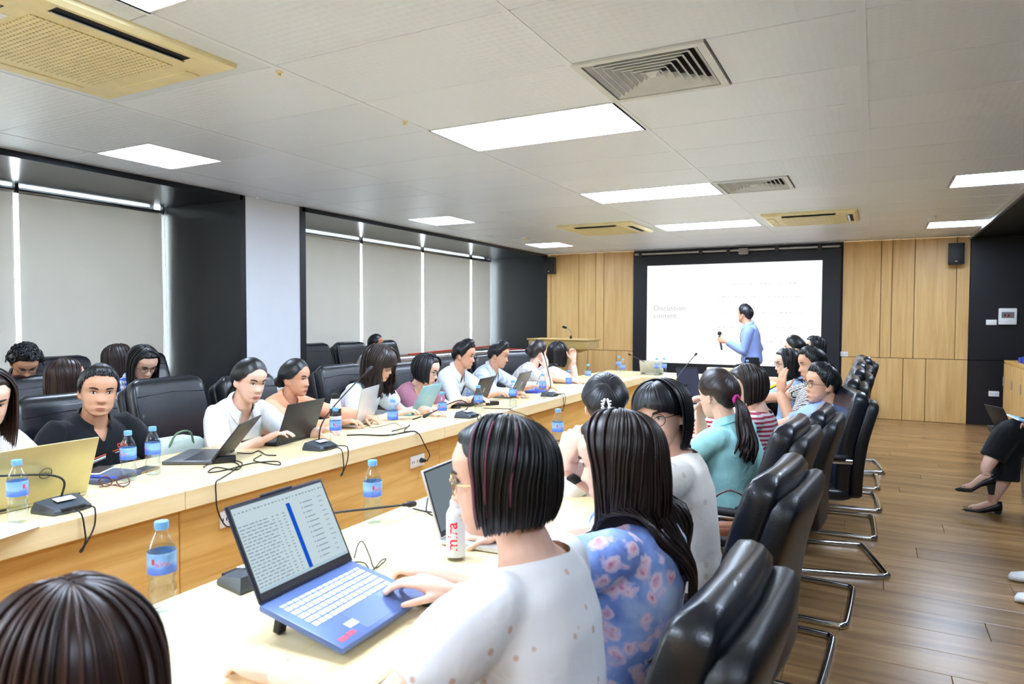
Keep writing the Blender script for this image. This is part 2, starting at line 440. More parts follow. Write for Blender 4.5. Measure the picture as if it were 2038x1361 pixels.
def cassette(x, y, label, grille=True):
    t = tag(empty('air_conditioner', (x, y, CZ)), label, 'air conditioner', 'ceiling cassette air conditioners')
    w = 0.475; b = MB()
    ring = lambda r, z: [(-r, -r, z), (r, -r, z), (r, r, z), (-r, r, z)]
    b.loft([ring(w, 0.0), ring(w - 0.004, -0.022), ring(w - 0.03, -0.034), ring(0.30, -0.036)])
    b.build('panel', 'cream_plastic', t, smooth=0)
    for a in range(4):
        R_ = Matrix.Rotation(a * PI / 2, 4, 'Z')
        if a in (2, 3):
            MB().box(-0.27, 0.27, 0.365, 0.425, -0.0362, -0.034).xf(R_).build('outlet_slot', 'dark', t, smooth=0)
            MB().rbox(-0.265, 0.265, -0.014, 0.014, -0.002, 0.002, 0.0015, 1).xf(R_ @ Matrix.Translation((0, 0.384, -0.042)) @ Matrix.Rotation(math.radians(-28), 4, 'X')).build('louvre_blade', 'alu', t)
        else:
            MB().rbox(-0.275, 0.275, 0.358, 0.432, -0.040, -0.034, 0.002, 1).xf(R_).build('louvre_blade', 'cream_plastic', t)
    g = MB()
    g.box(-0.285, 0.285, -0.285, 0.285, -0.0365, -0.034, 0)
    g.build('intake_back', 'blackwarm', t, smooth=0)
    bars = MB()
    for k in range(25):
        p = -0.276 + 0.023 * k
        bars.box(-0.288, 0.288, p - 0.0065, p + 0.0065, -0.041, -0.0364).box(p - 0.0065, p + 0.0065, -0.288, 0.288, -0.0405, -0.0366)
    bars.build('intake_grille', 'cream_plastic', t, smooth=0)
    MB().rbox(0.12, 0.2, -0.345, -0.315, -0.038, -0.034, 0.002, 1).build('badge', 'whiteplastic', t)
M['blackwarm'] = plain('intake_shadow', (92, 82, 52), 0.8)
cassette(-3.04, 1.70, 'large yellowed cassette air conditioner at the upper left')
cassette(-3.03, 8.22, 'yellowed cassette air conditioner nearer the left speaker')
cassette(-0.66, 8.38, 'yellowed cassette air conditioner right of the far light panels')
for x, y, lb in ((-4.39, 8.68, 'small smoke detector by the left square light'), (0.52, 8.91, 'round white smoke detector on the right side of the ceiling'), (-4.55, 1.75, 'round white smoke detector cut by the left edge')):
    t = tag(empty('smoke_detector', (x, y, CZ)), lb, 'smoke detector', 'ceiling smoke detectors')
    MB().lathe([(0.055, 0.0), (0.055, -0.018), (0.045, -0.024)], 20).build('base', 'whiteplastic', t)
    MB().lathe([(0.035, -0.024), (0.032, -0.042), (0.012, -0.05)], 16).build('sensor', 'whiteplastic' if x > 0 else 'cream_plastic', t)
for x, y, lb in ((-2.47, 2.33, 'tiny sprinkler head beside the near air conditioner'), (-2.44, 3.25, 'tiny sprinkler head left of the first long light')):
    tag(MB().lathe([(0.018, 0), (0.018, -0.006), (0.008, -0.01), (0.008, -0.02), (0.014, -0.024)], 10).build('sprinkler', 'cream_plastic', None, (x, y, CZ)), lb, 'sprinkler', 'ceiling sprinklers')

# floor of laminate planks
floor = struct(MB().box(XB - 0.4, XRW + 0.1, YBK, YF + 0.1, -0.12, -0.012).build('floor', 'gap', smooth=0))
pl = MB().rbox(-0.8203, 0.8203, -0.1085, 0.1085, -0.012, 0.0, 0.002, 1).mesh('plank', 'plank', 0)
random.seed(5)
yy = YBK + 0.11; r_ = 0
PW = 0.218
while yy < YF + 0.05:
    x = XB + (r_ * 0.61) % 1.642 - 0.5
    while x < XRW + 0.6:
        if x > XB - 0.3: place('plank', pl, floor, (x, yy, 0))
        x += 1.642
    yy += PW; r_ += 1

# front wall : oak boards, black strip on the right, black jamb on the left
wf = struct(empty('wall_front', (0, YF, 0)))
MB().box(XL, XRW, 0.02, 0.2, 0, CZ + 0.1).build('backing', 'gap', wf, smooth=0)
def panel(x0, x1, z0, z1, mat='oak', par=wf, name='wall_panel'):
    g = 0.0035
    MB().rbox(x0 + g, x1 - g, 0.0, 0.022, z0 + g, z1 - g, 0.003, 1).build(name, mat, par, smooth=0)
ux = [-5.27, -5.19, -4.65, -4.33, -4.18, -3.645]; 
for a, b in zip(ux[:-1], ux[1:]): panel(a, b, 0.89, CZ)
lx = [-5.27, -4.74, -4.47, -3.94, -3.645]
for a, b in zip(lx[:-1], lx[1:]): panel(a, b, 0.0, 0.89)
ux = [-0.44, 0.06, 0.20, 0.48, 0.98, 1.135]
for a, b in zip(ux[:-1], ux[1:]): panel(a, b, 0.89, CZ)
lx = [-0.44, -0.10, 0.36, 0.64, 1.135]
for a, b in zip(lx[:-1], lx[1:]): panel(a, b, 0.0, 0.89)
panel(-3.645, -0.44, 0.0, CZ, 'screenframe')
panel(1.135, XRW, 0.89, CZ, 'black'); panel(1.135, XRW, 0.0, 0.89, 'black')
# window side
wl = struct(empty('wall_left', (0, 0, 0)))
MB().box(XB - 0.25, XB, YBK, YF, 0, 0.82).build('parapet', 'white_wall', wl, smooth=0)
MB().box(XB - 0.25, XB, YBK, YF, 2.56, CZ + 0.1).build('lintel', 'black', wl, smooth=0)
MB().box(XB, XL, 4.50, 5.25, 0, CZ).build('pier', 'black', wl, smooth=0)
MB().box(XL, XL + 0.006, 4.53, 5.22, 0, CZ - 0.005).build('pier_face', 'white_wall', wl, smooth=0)
MB().box(XL - 0.02, XL + 0.012, 4.47, 4.53, 0, CZ - 0.001).build('frame_edge', 'black', wl, smooth=0)
MB().box(XL - 0.02, XL + 0.012, 5.22, 5.30, 0, CZ - 0.001).build('frame_edge', 'black', wl, smooth=0)
MB().box(XB, XL + 0.012, YBK, 4.50, 2.545, CZ + 0.06).build('soffit', 'blackgloss', wl, smooth=0)
MB().box(XB, XL + 0.012, 5.25, YF, 2.545, CZ + 0.06).build('soffit', 'blackgloss', wl, smooth=0)
MB().box(XB - 0.2, XL - 0.002, YF - 0.001, YF + 0.15, 0, CZ).build('jamb', 'black', wl, smooth=0)
MB().box(XB - 0.2, XL, YBK - 0.1, YBK, 0, CZ).build('jamb', 'black', wl, smooth=0)
MB().box(XB - 0.02, XB + 0.10, YBK, 4.5, 0.80, 0.83).build('sill', 'white_wall', wl, smooth=0)
MB().box(XB - 0.02, XB + 0.10, 5.25, YF, 0.80, 0.83).build('sill', 'white_wall', wl, smooth=0)
for k, (y0, y1) in enumerate(((YBK, 4.5), (5.25, YF))):
    w_ = struct(empty('window_%d' % (k + 1), (XB - 0.14, y0, 0.82)))
    fr = MB(); L = y1 - y0
    fr.box(-0.03, 0.03, 0, L, 0.0, 0.05).box(-0.03, 0.03, 0, L, 1.69, 1.74)
    fr.box(-0.03, 0.03, 0, 0.05, 0.05, 1.69).box(-0.03, 0.03, L - 0.05, L, 0.05, 1.69)
    fr.build('window_frame', 'alu', w_, smooth=0)
    n = 4
    for q in range(n):
        MB().box(-0.004, 0.004, 0.05 + (L - 0.1) * q / n, 0.05 + (L - 0.1) * (q + 1) / n - 0.002, 0.05, 1.69).build('pane', 'glassp', w_, smooth=0)
def blind(y0, y1, label):
    t = tag(empty('roller_blind', (XB + 0.06, y0, 0.86)), label, 'roller blind', 'grey roller blinds')
    L = y1 - y0; top = 1.632
    n = 40; rows_ = [[(0.004 * math.sin(7 * i / n + y0 * 3) * 1.0, L * i / n, z) for i in range(n + 1)] for z in (0.0, top * 0.5, top)]
    rows2 = [[(p[0] - 0.0015, p[1], p[2]) for p in r] for r in rows_]
    b = MB(); b.loft(rows_, False, 0, False); b.loft([list(reversed(r)) for r in rows2], False, 0, False)
    b.build('fabric', 'blind', t)
    MB().tube([(-0.012, 0, top + 0.012), (-0.012, L, top + 0.012)], 0.022, 14).build('roller_tube', 'alu', t)
    MB().rbox(-0.012, 0.012, 0.0, L, -0.022, 0.004, 0.004, 1).build('bottom_rail', 'blind', t)
    for yy_ in (-0.012, L + 0.012):
        MB().box(-0.03, 0.02, yy_ - 0.006, yy_ + 0.006, top - 0.01, top + 0.085).build('bracket', 'blackplastic', t, smooth=0)
    MB().tube([(0.03, L - 0.03, top), (0.032, L - 0.02, 0.4), (0.03, L + 0.005, 0.05), (0.034, L + 0.02, 0.4), (0.03, L + 0.01, top)], 0.0022, 5).build('pull_chain', 'whiteplastic', t)
BL = [(-0.98, 0.33, 'off to the left edge of the first window'), (0.40, 1.71, 'hidden left of the picture in the first window'), (1.78, 3.115, 'cut by the left edge of the picture'),
      (3.155, 4.462, 'wide, left of the first black jamb'), (5.30, 6.05, 'narrow, just behind the white pier'), (6.09, 7.475, 'leftmost wide one in the second window'),
      (7.515, 8.945, 'behind the man in the white shirt'), (8.99, 10.415, 'third wide one in the second window'), (10.465, 11.11, 'narrow, beside the far black jamb')]
for y0, y1, a in BL: blind(y0, y1, 'grey roller blind, ' + a)
for y0, y1, lb in ((5.35, 11.1, 'steel handrail running below the second window'), (YBK + 0.2, 4.4, 'steel handrail below the first window')):
    t = tag(empty('handrail', (XB + 0.16, y0, 0.84)), lb, 'handrail', 'window handrails')
    MB().tube([(0, 0, 0.04), (0, y1 - y0, 0.04)], 0.02, 12).build('rail', 'alu', t)
    for q in range(5):
        yq = 0.15 + (y1 - y0 - 0.3) * q / 4
        MB().tube([(-0.08, yq, -0.03), (-0.02, yq, -0.03), (0, yq, 0.02)], 0.007, 6).build('bracket', 'alu', t)
tag(MB().tube([(XB + 0.2, 8.4, 0.89), (XB + 0.2, 11.2, 0.93)], 0.014, 8).build('pipe', 'redframe'), 'thin red pipe along the far end of the window sill', 'pipe')
# right and rear
wr = struct(empty('wall_right', (XRW, 0, 0)))
MB().box(0, 0.1, YBK - 0.1, YF + 0.2, 0, CZ + 0.1).build('wall_surface', 'black', wr, smooth=0)
MB().box(XR - XRW, 0.0, YBK, YF, -0.03 + CZ, CZ + 0.10).build('black_soffit', 'black', wr, smooth=0)
MB().box(XR - XRW - 0.012, XR - XRW + 0.02, YBK, YF - 0.002, CZ - 0.045, CZ + 0.001).build('edge_glint', 'alu', wr, smooth=0)  # pale metal strip stands in for the bright reflection on the glossy soffit edge
wb = struct(MB().box(XB - 0.25, XRW + 0.1, YBK - 0.1, YBK, 0, CZ + 0.1).build('wall_rear', 'oak', smooth=0))

# projection wall: LED display
t = tag(empty('led_screen', (-2.05, YF, 0)), 'huge white presentation screen in a black frame on the front wall', 'screen')
MB().rbox(-1.585, 1.59, -0.05, -0.002, 0.40, 2.50, 0.006, 1).build('bezel', 'screenframe', t, smooth=0)
MB().box(-1.34, 1.335, -0.056, -0.049, 0.715, 2.325).build('display', emit('slide_white', (252, 253, 255), 1.3 * SCR), t, smooth=0)
me = text_mesh('Discussion\ncontent', 0.125, emit('slide_text', (190, 186, 182), SCR), 0.0004, 'LEFT')
dp = [o for o in t.children if o.name.startswith('display')][0]
place('slide_text', me, dp, mat=basis((1, 0, 0), (0, 0, 1), (0, -1, 0), (-1.23, -0.058, 1.555)))
random.seed(3)
ln = MB()
for i, (zz, w0, w1) in enumerate(((1.98, 0.02, 0.98), (1.78, -0.18, 1.05), (1.70, -0.17, 0.05), (1.53, -0.18, 1.08), (1.30, -0.18, 1.1), (1.08, -0.18, 0.95), (1.0, -0.18, 0.1))):
    x = w0
    while x < w1:
        w_ = random.uniform(0.012, 0.05); ln.box(x, x + w_, -0.0575, -0.0565, zz, zz + random.uniform(0.008, 0.03)); x += w_ + random.uniform(0.012, 0.035)
ln.build('slide_lines', emit('slide_faint', (238, 238, 236), SCR), dp, smooth=0)
tr = tag(empty('track_rail', (-2.05, YF - 0.09, 2.50)), 'black ceiling track with small fittings above the presentation screen', 'track rail')
MB().tube([(-1.55, 0, 0.02), (1.57, 0, 0.02)], 0.018, 8).build('rail', 'alu', tr)
for x in (-1.45, -0.45, -0.02, 0.7, 1.3): MB().rbox(x - 0.03, x + 0.03, -0.02, 0.03, -0.03, 0.07, 0.005, 1).build('fitting', 'blackplastic', tr)
tag(MB().rbox(-0.07, 0.07, -0.05, 0.05, -0.03, 0.06, 0.012, 2).build('webcam', plain('grey_camera', (150, 146, 140), 0.5), None, (-1.83, YF - 0.16, 2.48)), 'small grey camera box above the screen', 'camera')
def speaker(x, z, label):
    t = tag(empty('wall_speaker', (x, YF - 0.10, z)), label, 'speaker', 'black wall speakers')
    MB().prism([(-0.095, -0.07), (0.095, -0.07), (0.07, 0.09), (-0.07, 0.09)], -0.145, 0.145).build('cabinet', 'blackplastic', t, smooth=0)
    MB().rbox(-0.092, 0.092, -0.082, -0.068, -0.142, 0.142, 0.006, 2).build('grille', 'rubber', t)
    MB().box(-0.012, 0.012, -0.0845, -0.082, -0.11, -0.10).build('badge', 'whiteplastic', t, smooth=0)
    MB().box(-0.02, 0.02, 0.09, 0.105, -0.03, 0.03).build('bracket', 'rubber', t, smooth=0)
speaker(-5.155, 2.385, 'small black wall speaker left of the screen, above the lectern')
speaker(0.955, 2.345, 'small black wall speaker on the oak wall at the right')
# breaker box, switch, sockets
t = tag(empty('breaker_box', (1.565, YF - 0.012, 1.49)), 'white breaker box with grey window on the black wall', 'breaker box')
MB().rbox(-0.1, 0.1, -0.04, 0.0, -0.11, 0.11, 0.008, 2).build('case', 'whiteplastic', t)
MB().rbox(-0.07, 0.07, -0.046, -0.038, -0.02, 0.06, 0.004, 1).build('window', plain('smoke_window', (120, 124, 126), 0.2), t)
for k in range(4): MB().box(-0.04 + 0.02 * k, -0.025 + 0.02 * k, -0.05, -0.045, 0.0, 0.03).build('breaker', 'redframe' if k % 2 else 'blackplastic', t, smooth=0)
def socket(loc, rz, label, holes=2, w=0.12):
    t = tag(empty('socket', loc, rz), label, 'socket', 'white wall sockets')
    MB().rbox(-w / 2, w / 2, -0.012, 0.0, -0.036, 0.036, 0.004, 2).build('plate', 'whiteplastic', t)
    for k in range(holes):
        x = (k - (holes - 1) / 2) * 0.05
        for dx in (-0.009, 0.009): MB().box(x + dx - 0.0025, x + dx + 0.0025, -0.0126, -0.0118, -0.007, 0.007).build('slot', 'dark', t, smooth=0)
    return t
t = socket((1.39, YF, 1.41), 0, 'white light switch beside the breaker box', 0, 0.12)
t.name = 'light_switch'; t['category'] = 'switch'; del t['group']
MB().rbox(-0.03, 0.03, -0.016, -0.011, -0.02, 0.02, 0.003, 1).build('rocker', 'whiteplastic', t)
socket((1.44, YF, 0.44), 0, 'white double socket low on the black front wall')
t = socket((-0.40, YF, 0.93), 0, 'white socket at the screen frame behind the chairs', 2, 0.1)
# cabinet at the right
cb = tag(empty('low_cabinet', (1.49, 10.75, 0)), 'low oak cabinet at the right edge by the black wall', 'cabinet')
MB().box(0.0, 0.62, -3.0, 0.0, 0.0, 0.895).build('carcass', 'oak', cb, smooth=0)
MB().box(-0.012, 0.62, -3.02, 0.012, 0.895, 0.925).build('top_board', 'oak_x', cb, smooth=0)
for k in range(5):
    d_ = MB().rbox(-0.02, 0.0, -0.62 - 0.58 * k + 0.55 - 0.51, -0.62 - 0.58 * k + 0.58, 0.05, 0.885, 0.002, 1).build('door', 'oak', cb, smooth=0)
    MB().tube([(-0.03, -0.6 - 0.58 * k + 0.5, 0.6), (-0.03, -0.6 - 0.58 * k + 0.5, 0.72)], 0.006, 6).build('handle', 'alu', d_)
for k, (dy, w_) in enumerate(((-0.55, 0.16), (-0.80, 0.14))):
    b_ = MB().rbox(-0.07, 0.17, -w_ / 2, w_ / 2, 0, 0.065 + 0.02 * k, 0.006, 1)
    tag(b_.build('box_file', plain('cobalt_box', (38, 62, 170), 0.5), None, (1.62, 10.75 + dy, 0.925)), ('taller blue box' if k else 'lower blue box') + ' on top of the oak cabinet', 'box', 'blue boxes')
t = tag(empty('wall_air_conditioner', (XRW, 9.9, 2.2)), 'white unit high at the right edge', 'air conditioner')
MB().rbox(-0.22, 0, -0.45, 0.45, 0.0, 0.28, 0.04, 3).build('case', 'whiteplastic', t)
MB().box(-0.225, -0.1, -0.4, 0.4, -0.002, 0.02).build('outlet', 'dark', t, smooth=0)

# notice board by the far jamb
t = tag(empty('notice_board', (-5.75, 10.95, 0.55)), 'white notice board with orange red frame leaning by the black jamb', 'notice board')
MB().box(-0.21, 0.21, -0.01, 0.01, -0.55, 0.0).build('stand', 'redframe', t, smooth=0)
MB().rbox(-0.24, 0.24, -0.018, 0.012, 0.0, 0.34, 0.005, 1).build('frame', 'redframe', t)
MB().box(-0.215, 0.215, -0.02, -0.017, 0.025, 0.315).build('sheet', 'paper', t, smooth=0)
# lectern
t = tag(empty('lectern', (-4.36, 9.95, 0)), 'pale wooden lectern with stepped top by the front wall', 'lectern')
MB().box(-0.26, 0.24, -0.17, 0.17, 0.0, 0.06).build('plinth', 'lectern', t, smooth=0)
MB().box(-0.20, 0.18, -0.14, 0.14, 0.06, 0.90).build('column', 'lectern', t, smooth=0)
for x in (-0.2, -0.09, 0.06, 0.15): MB().box(x, x + 0.03, -0.165, -0.139, 0.06, 0.90).build('rib', 'lectern', t, smooth=0)
MB().loft([[(-0.21, -0.16, 0.90), (0.2, -0.16, 0.90), (0.2, 0.16, 0.90), (-0.21, 0.16, 0.90)], [(-0.47, -0.24, 0.975), (0.47, -0.24, 0.975), (0.47, 0.22, 0.975), (-0.47, 0.22, 0.975)]]).build('corbel', 'lectern', t, smooth=0)
MB().box(-0.50, 0.50, -0.25, 0.23, 0.975, 1.10).build('desk_box', 'lectern', t, smooth=0)
MB().rbox(-0.53, 0.52, -0.27, 0.25, 1.10, 1.125, 0.005, 1).build('top_board', 'lectern', t, smooth=0)
t2 = tag(empty('lectern_microphone', (-4.22, 9.9, 1.125)), 'small gooseneck microphone on top of the lectern', 'microphone')
MB().lathe([(0.018, 0), (0.018, 0.04), (0.010, 0.05)], 10).build('base', 'blackplastic', t2)
MB().tube(bez([(0, 0, 0.04), (0.005, 0, 0.09), (-0.02, -0.01, 0.14), (-0.07, -0.03, 0.175)], 6), 0.006, 6).build('neck', 'alu', t2)
MB().tube([(-0.06, -0.025, 0.172), (-0.11, -0.045, 0.185)], [0.016, 0.02], 8, roundend=True).build('mic_head', 'blackplastic', t2)

# ------------------------------------------------------------------ the U-shaped table
XI, XO = -2.41, -3.12          # window-side arm: inner and outer edge
RI, RO = -1.52, -0.82          # aisle-side arm
YN, YIN, YOUT = -1.2, 7.85, 8.6
tb = tag(empty('conference_table', (-2, 3, 0)), 'long pale oak U-shaped conference table with deep front panel', 'table')
def tbox(name, x0, x1, y0, y1, z0, z1, mat, r=0.004):
    c = V3(((x0 + x1) / 2, (y0 + y1) / 2, (z0 + z1) / 2)); h = V3((x1 - x0, y1 - y0, z1 - z0)) / 2
    b = MB().rbox(-h.x, h.x, -h.y, h.y, -h.z, h.z, r, 1) if r else MB().box(-h.x, h.x, -h.y, h.y, -h.z, h.z)
    return b.build(name, mat, tb, c - V3((-2, 3, 0)), smooth=0)
ys = [YN, 0.0, 1.77, 3.62, 5.45, YIN]
for a, b in zip(ys[:-1], ys[1:]):
    tbox('table_top', XO, XI - 0.03, a + 0.0008, b - 0.0008, 0.735, TABZ, 'top')
    tbox('edge_slab', XI - 0.03, XI, a + 0.0008, b - 0.0008, 0.68, TABZ, 'top')
    tbox('front_panel', XI - 0.07, XI - 0.04, a + 0.0015, b - 0.0015, 0.02, 0.735, 'oak_x')
    tbox('table_top', RI + 0.03, RO, a + 0.0008, b - 0.0008, 0.735, TABZ, 'top')
    tbox('edge_slab', RI, RI + 0.03, a + 0.0008, b - 0.0008, 0.68, TABZ, 'top')
    tbox('front_panel', RI + 0.04, RI + 0.07, a + 0.0015, b - 0.0015, 0.02, 0.735, 'oak_x')
    tbox('support', XO + 0.05, XI - 0.07, a + 0.02, a + 0.05, 0.0, 0.735, 'oak_x', 0)
    tbox('support', RI + 0.07, RO - 0.05, a + 0.02, a + 0.05, 0.0, 0.735, 'oak_x', 0)
tbox('table_top', XO, RO, YIN + 0.03, YOUT, 0.735, TABZ, 'top')
tbox('edge_slab', XI - 0.03, RI + 0.03, YIN, YIN + 0.03, 0.68, TABZ, 'top')
tbox('front_panel', XI - 0.07, RI + 0.07, YIN + 0.04, YIN + 0.07, 0.02, 0.735, 'oak_x')
tbox('support', XO + 0.05, RO - 0.05, YOUT - 0.12, YOUT - 0.09, 0.0, 0.735, 'oak_x', 0)
for px, py, lb in ((463, 1027, 'white socket with a plugged cable in the desk panel behind the blue laptop'), (829, 917, 'white socket with a black plug in the desk panel, beyond the dark-haired woman')):
    p = atx(px, py, XI - 0.04)
    s_ = socket((XI - 0.04, p.y, p.z), PI / 2, lb, 3, 0.14)
    MB().tube([(0.03, -0.012, 0.0), (0.03, -0.045, 0.0)], [0.016, 0.009], 8).build('plug', 'rubber', s_)
# ------------------------------------------------------------------ people
def skin_mat(name, col):
    m, nt, b = new_mat(name)
    c = lin(col)
    n = N(nt, 'ShaderNodeTexNoise'); n.inputs['Scale'].default_value = 14; n.inputs['Detail'].default_value = 3
    nt.links.new(coords(nt), n.inputs['Vector'])
    nt.links.new(ramp(nt, n.outputs['Fac'], [(0.3, (c[0] * 0.95, c[1] * 0.88, c[2] * 0.86, 1)), (0.7, c)]), b.inputs['Base Color'])
    b.inputs['Roughness'].default_value = 0.5
    b.inputs['Subsurface Weight'].default_value = 0.12
    b.inputs['Subsurface Radius'].default_value = (0.012, 0.005, 0.003)
    b.inputs['Subsurface Scale'].default_value = 0.6
    b.inputs['Specular IOR Level'].default_value = 0.35
    return m
M['skin'] = skin_mat('skin_light', (236, 196, 172))
M['skin_m'] = skin_mat('skin_medium', (216, 166, 134))
M['skin_t'] = skin_mat('skin_tan', (196, 140, 104))
M['lip'] = plain('lips', (196, 92, 88), 0.4)
M['lip_m'] = plain('lips_muted', (178, 108, 96), 0.45)
M['eyewhite'] = plain('eye_white', (232, 230, 226), 0.25)
M['iris'] = plain('iris', (34, 22, 16), 0.15)
def hair_mat(name, c1, c2, rough=0.34):
    m, nt, b = new_mat(name)
    at = N(nt, 'ShaderNodeAttribute', attribute_name='strand')
    nt.links.new(ramp(nt, at.outputs['Fac'], [(0.0, lin(c1)), (1.0, lin(c2))]), b.inputs['Base Color'])
    b.inputs['Roughness'].default_value = rough; b.inputs['Specular IOR Level'].default_value = 0.5
    return m
M['hair_black'] = hair_mat('hair_black', (10, 10, 13), (20, 21, 25), 0.4)
M['hair_brown'] = hair_mat('hair_dark_brown', (26, 17, 15), (46, 31, 27), 0.4)
M['hair_warm'] = hair_mat('hair_warm_brown', (36, 22, 18), (62, 38, 32), 0.4)
M['wire'] = plain('glasses_wire', (58, 50, 46), 0.3, 0.8)
M['gold'] = plain('gold_wire', (214, 180, 120), 0.25, 0.9)
M['lens'] = clear_plastic('lens_glass', (250, 252, 255), 0.12)

def lerp_tab(tab, x):
    if x <= tab[0][0]: return tab[0][1]
    for (a, va), (b, vb) in zip(tab[:-1], tab[1:]):
        if x <= b:
            t = (x - a) / (b - a); t = t * t * (3 - 2 * t) * 0.5 + t * 0.5
            return va + (vb - va) * t
    return tab[-1][1]
FRONT = [(-.114, .050), (-.108, .073), (-.098, .081), (-.086, .077), (-.070, .083), (-.055, .081), (-.040, .083), (-.015, .081), (.002, .080), (.022, .087), (.05, .086), (.078, .072), (.098, .046), (.108, .024), (.1125, .004)]
BACK = [(-.114, .010), (-.10, .000), (-.08, -.018), (-.06, -.046), (-.03, -.078), (0, -.092), (.03, -.098), (.06, -.093), (.085, -.073), (.10, -.048), (.108, -.026), (.1125, -.004)]
WID = [(-.114, .012), (-.108, .024), (-.098, .036), (-.08, .050), (-.06, .059), (-.035, .066), (-.01, .070), (.02, .0735), (.05, .0735), (.078, .062), (.098, .041), (.108, .022), (.1125, .003)]
def face_y(x, z):
    """front surface depth of the face at lateral x and height z (head units: metres)"""
    w = lerp_tab(WID, z); f = lerp_tab(FRONT, z); c = (lerp_tab(BACK, z) + f) * 0.5 + 0.006
    q = max(0.0, 1 - (abs(x) / w) ** 2.35) if w > 0 else 0
    y = c + (f - c) * q ** (1 / 2.35)
    return y + face_bump(x, z)
def face_bump(x, z):
    g = lambda v, s: math.exp(-(v / s) ** 2)
    if z > -0.05: pr = max(0.0, (0.008 - z) / 0.042) ** 1.25 if z > -0.034 else 1.0 - max(0, (-0.034 - z) / 0.014) ** 1.5
    else: pr = 0.0
    pr = max(0.0, min(1.0, pr)); sx = 0.0075 + 0.0065 * pr
    b = 0.021 * pr * g(x, sx)
    b += 0.006 * pr * g(abs(x) - 0.014, 0.006)
    b -= 0.0060 * g(abs(x) - 0.031, 0.017) * g(z - 0.004, 0.012)
    b += 0.0045 * g(x, 0.021) * g(z + 0.0665, 0.0055) + 0.0042 * g(x, 0.018) * g(z + 0.0775, 0.005)
    b -= 0.002 * g(x, 0.02) * g(z + 0.0722, 0.002)
    b += 0.003 * g(abs(x) - 0.042, 0.017) * g(z + 0.028, 0.02)
    return b
def head_mesh(mb, Mh, Hc, hs, jaw=1.0):
    zs = [-.114, -.111, -.107, -.102, -.096, -.091, -.086, -.082, -.0785, -.0755, -.0725, -.0695, -.0665, -.063, -.059, -.054, -.049, -.045, -.041, -.037, -.033, -.028, -.022, -.016, -.01, -.004, .002, .008, .014, .021, .03, .04, .05, .06, .07, .08, .089, .097, .103, .108, .111, .1125]
    n = 64; rings = []
    for z in zs:
        w = lerp_tab(WID, z); f = lerp_tab(FRONT, z); bk = lerp_tab(BACK, z); c = (f + bk) * 0.5 + 0.006
        if z < -0.03: w *= 1 + (jaw - 1) * min(1, (-0.03 - z) / 0.05)
        r = []
        for k in range(n):
            a = 2 * PI * k / n; sn, cs = math.sin(a), math.cos(a)
            # denser sampling towards the front
            a2 = a - 0.42 * math.sin(a); sn, cs = math.sin(a2), math.cos(a2)
            e = 2 / 2.35 if cs > 0 else 2 / 2.1
            x = w * math.copysign(abs(sn) ** e, sn)
            y = c + (f - c if cs > 0 else c - bk) * math.copysign(abs(cs) ** e, cs)
            if cs > 0: y += face_bump(x, z) * min(1, cs * 3)
            r.append(Hc + Mh @ (V3((x, y, z)) * hs))
        rings.append(r)
    mb.loft(rings, True)
    for sx in (-1, 1):
        em = Mh @ Matrix.Rotation(sx * 0.35, 3, 'Z') @ Matrix.Rotation(-0.18, 3, 'X')
        mb.ell(Hc + Mh @ (V3((sx * 0.0735, -0.012, -0.014)) * hs), (0.0075 * hs, 0.0165 * hs, 0.030 * hs), 8, 0, em)
        mb.ell(Hc + Mh @ (V3((sx * 0.0715, -0.006, -0.034)) * hs), (0.0065 * hs, 0.009 * hs, 0.011 * hs), 6, 0, em)

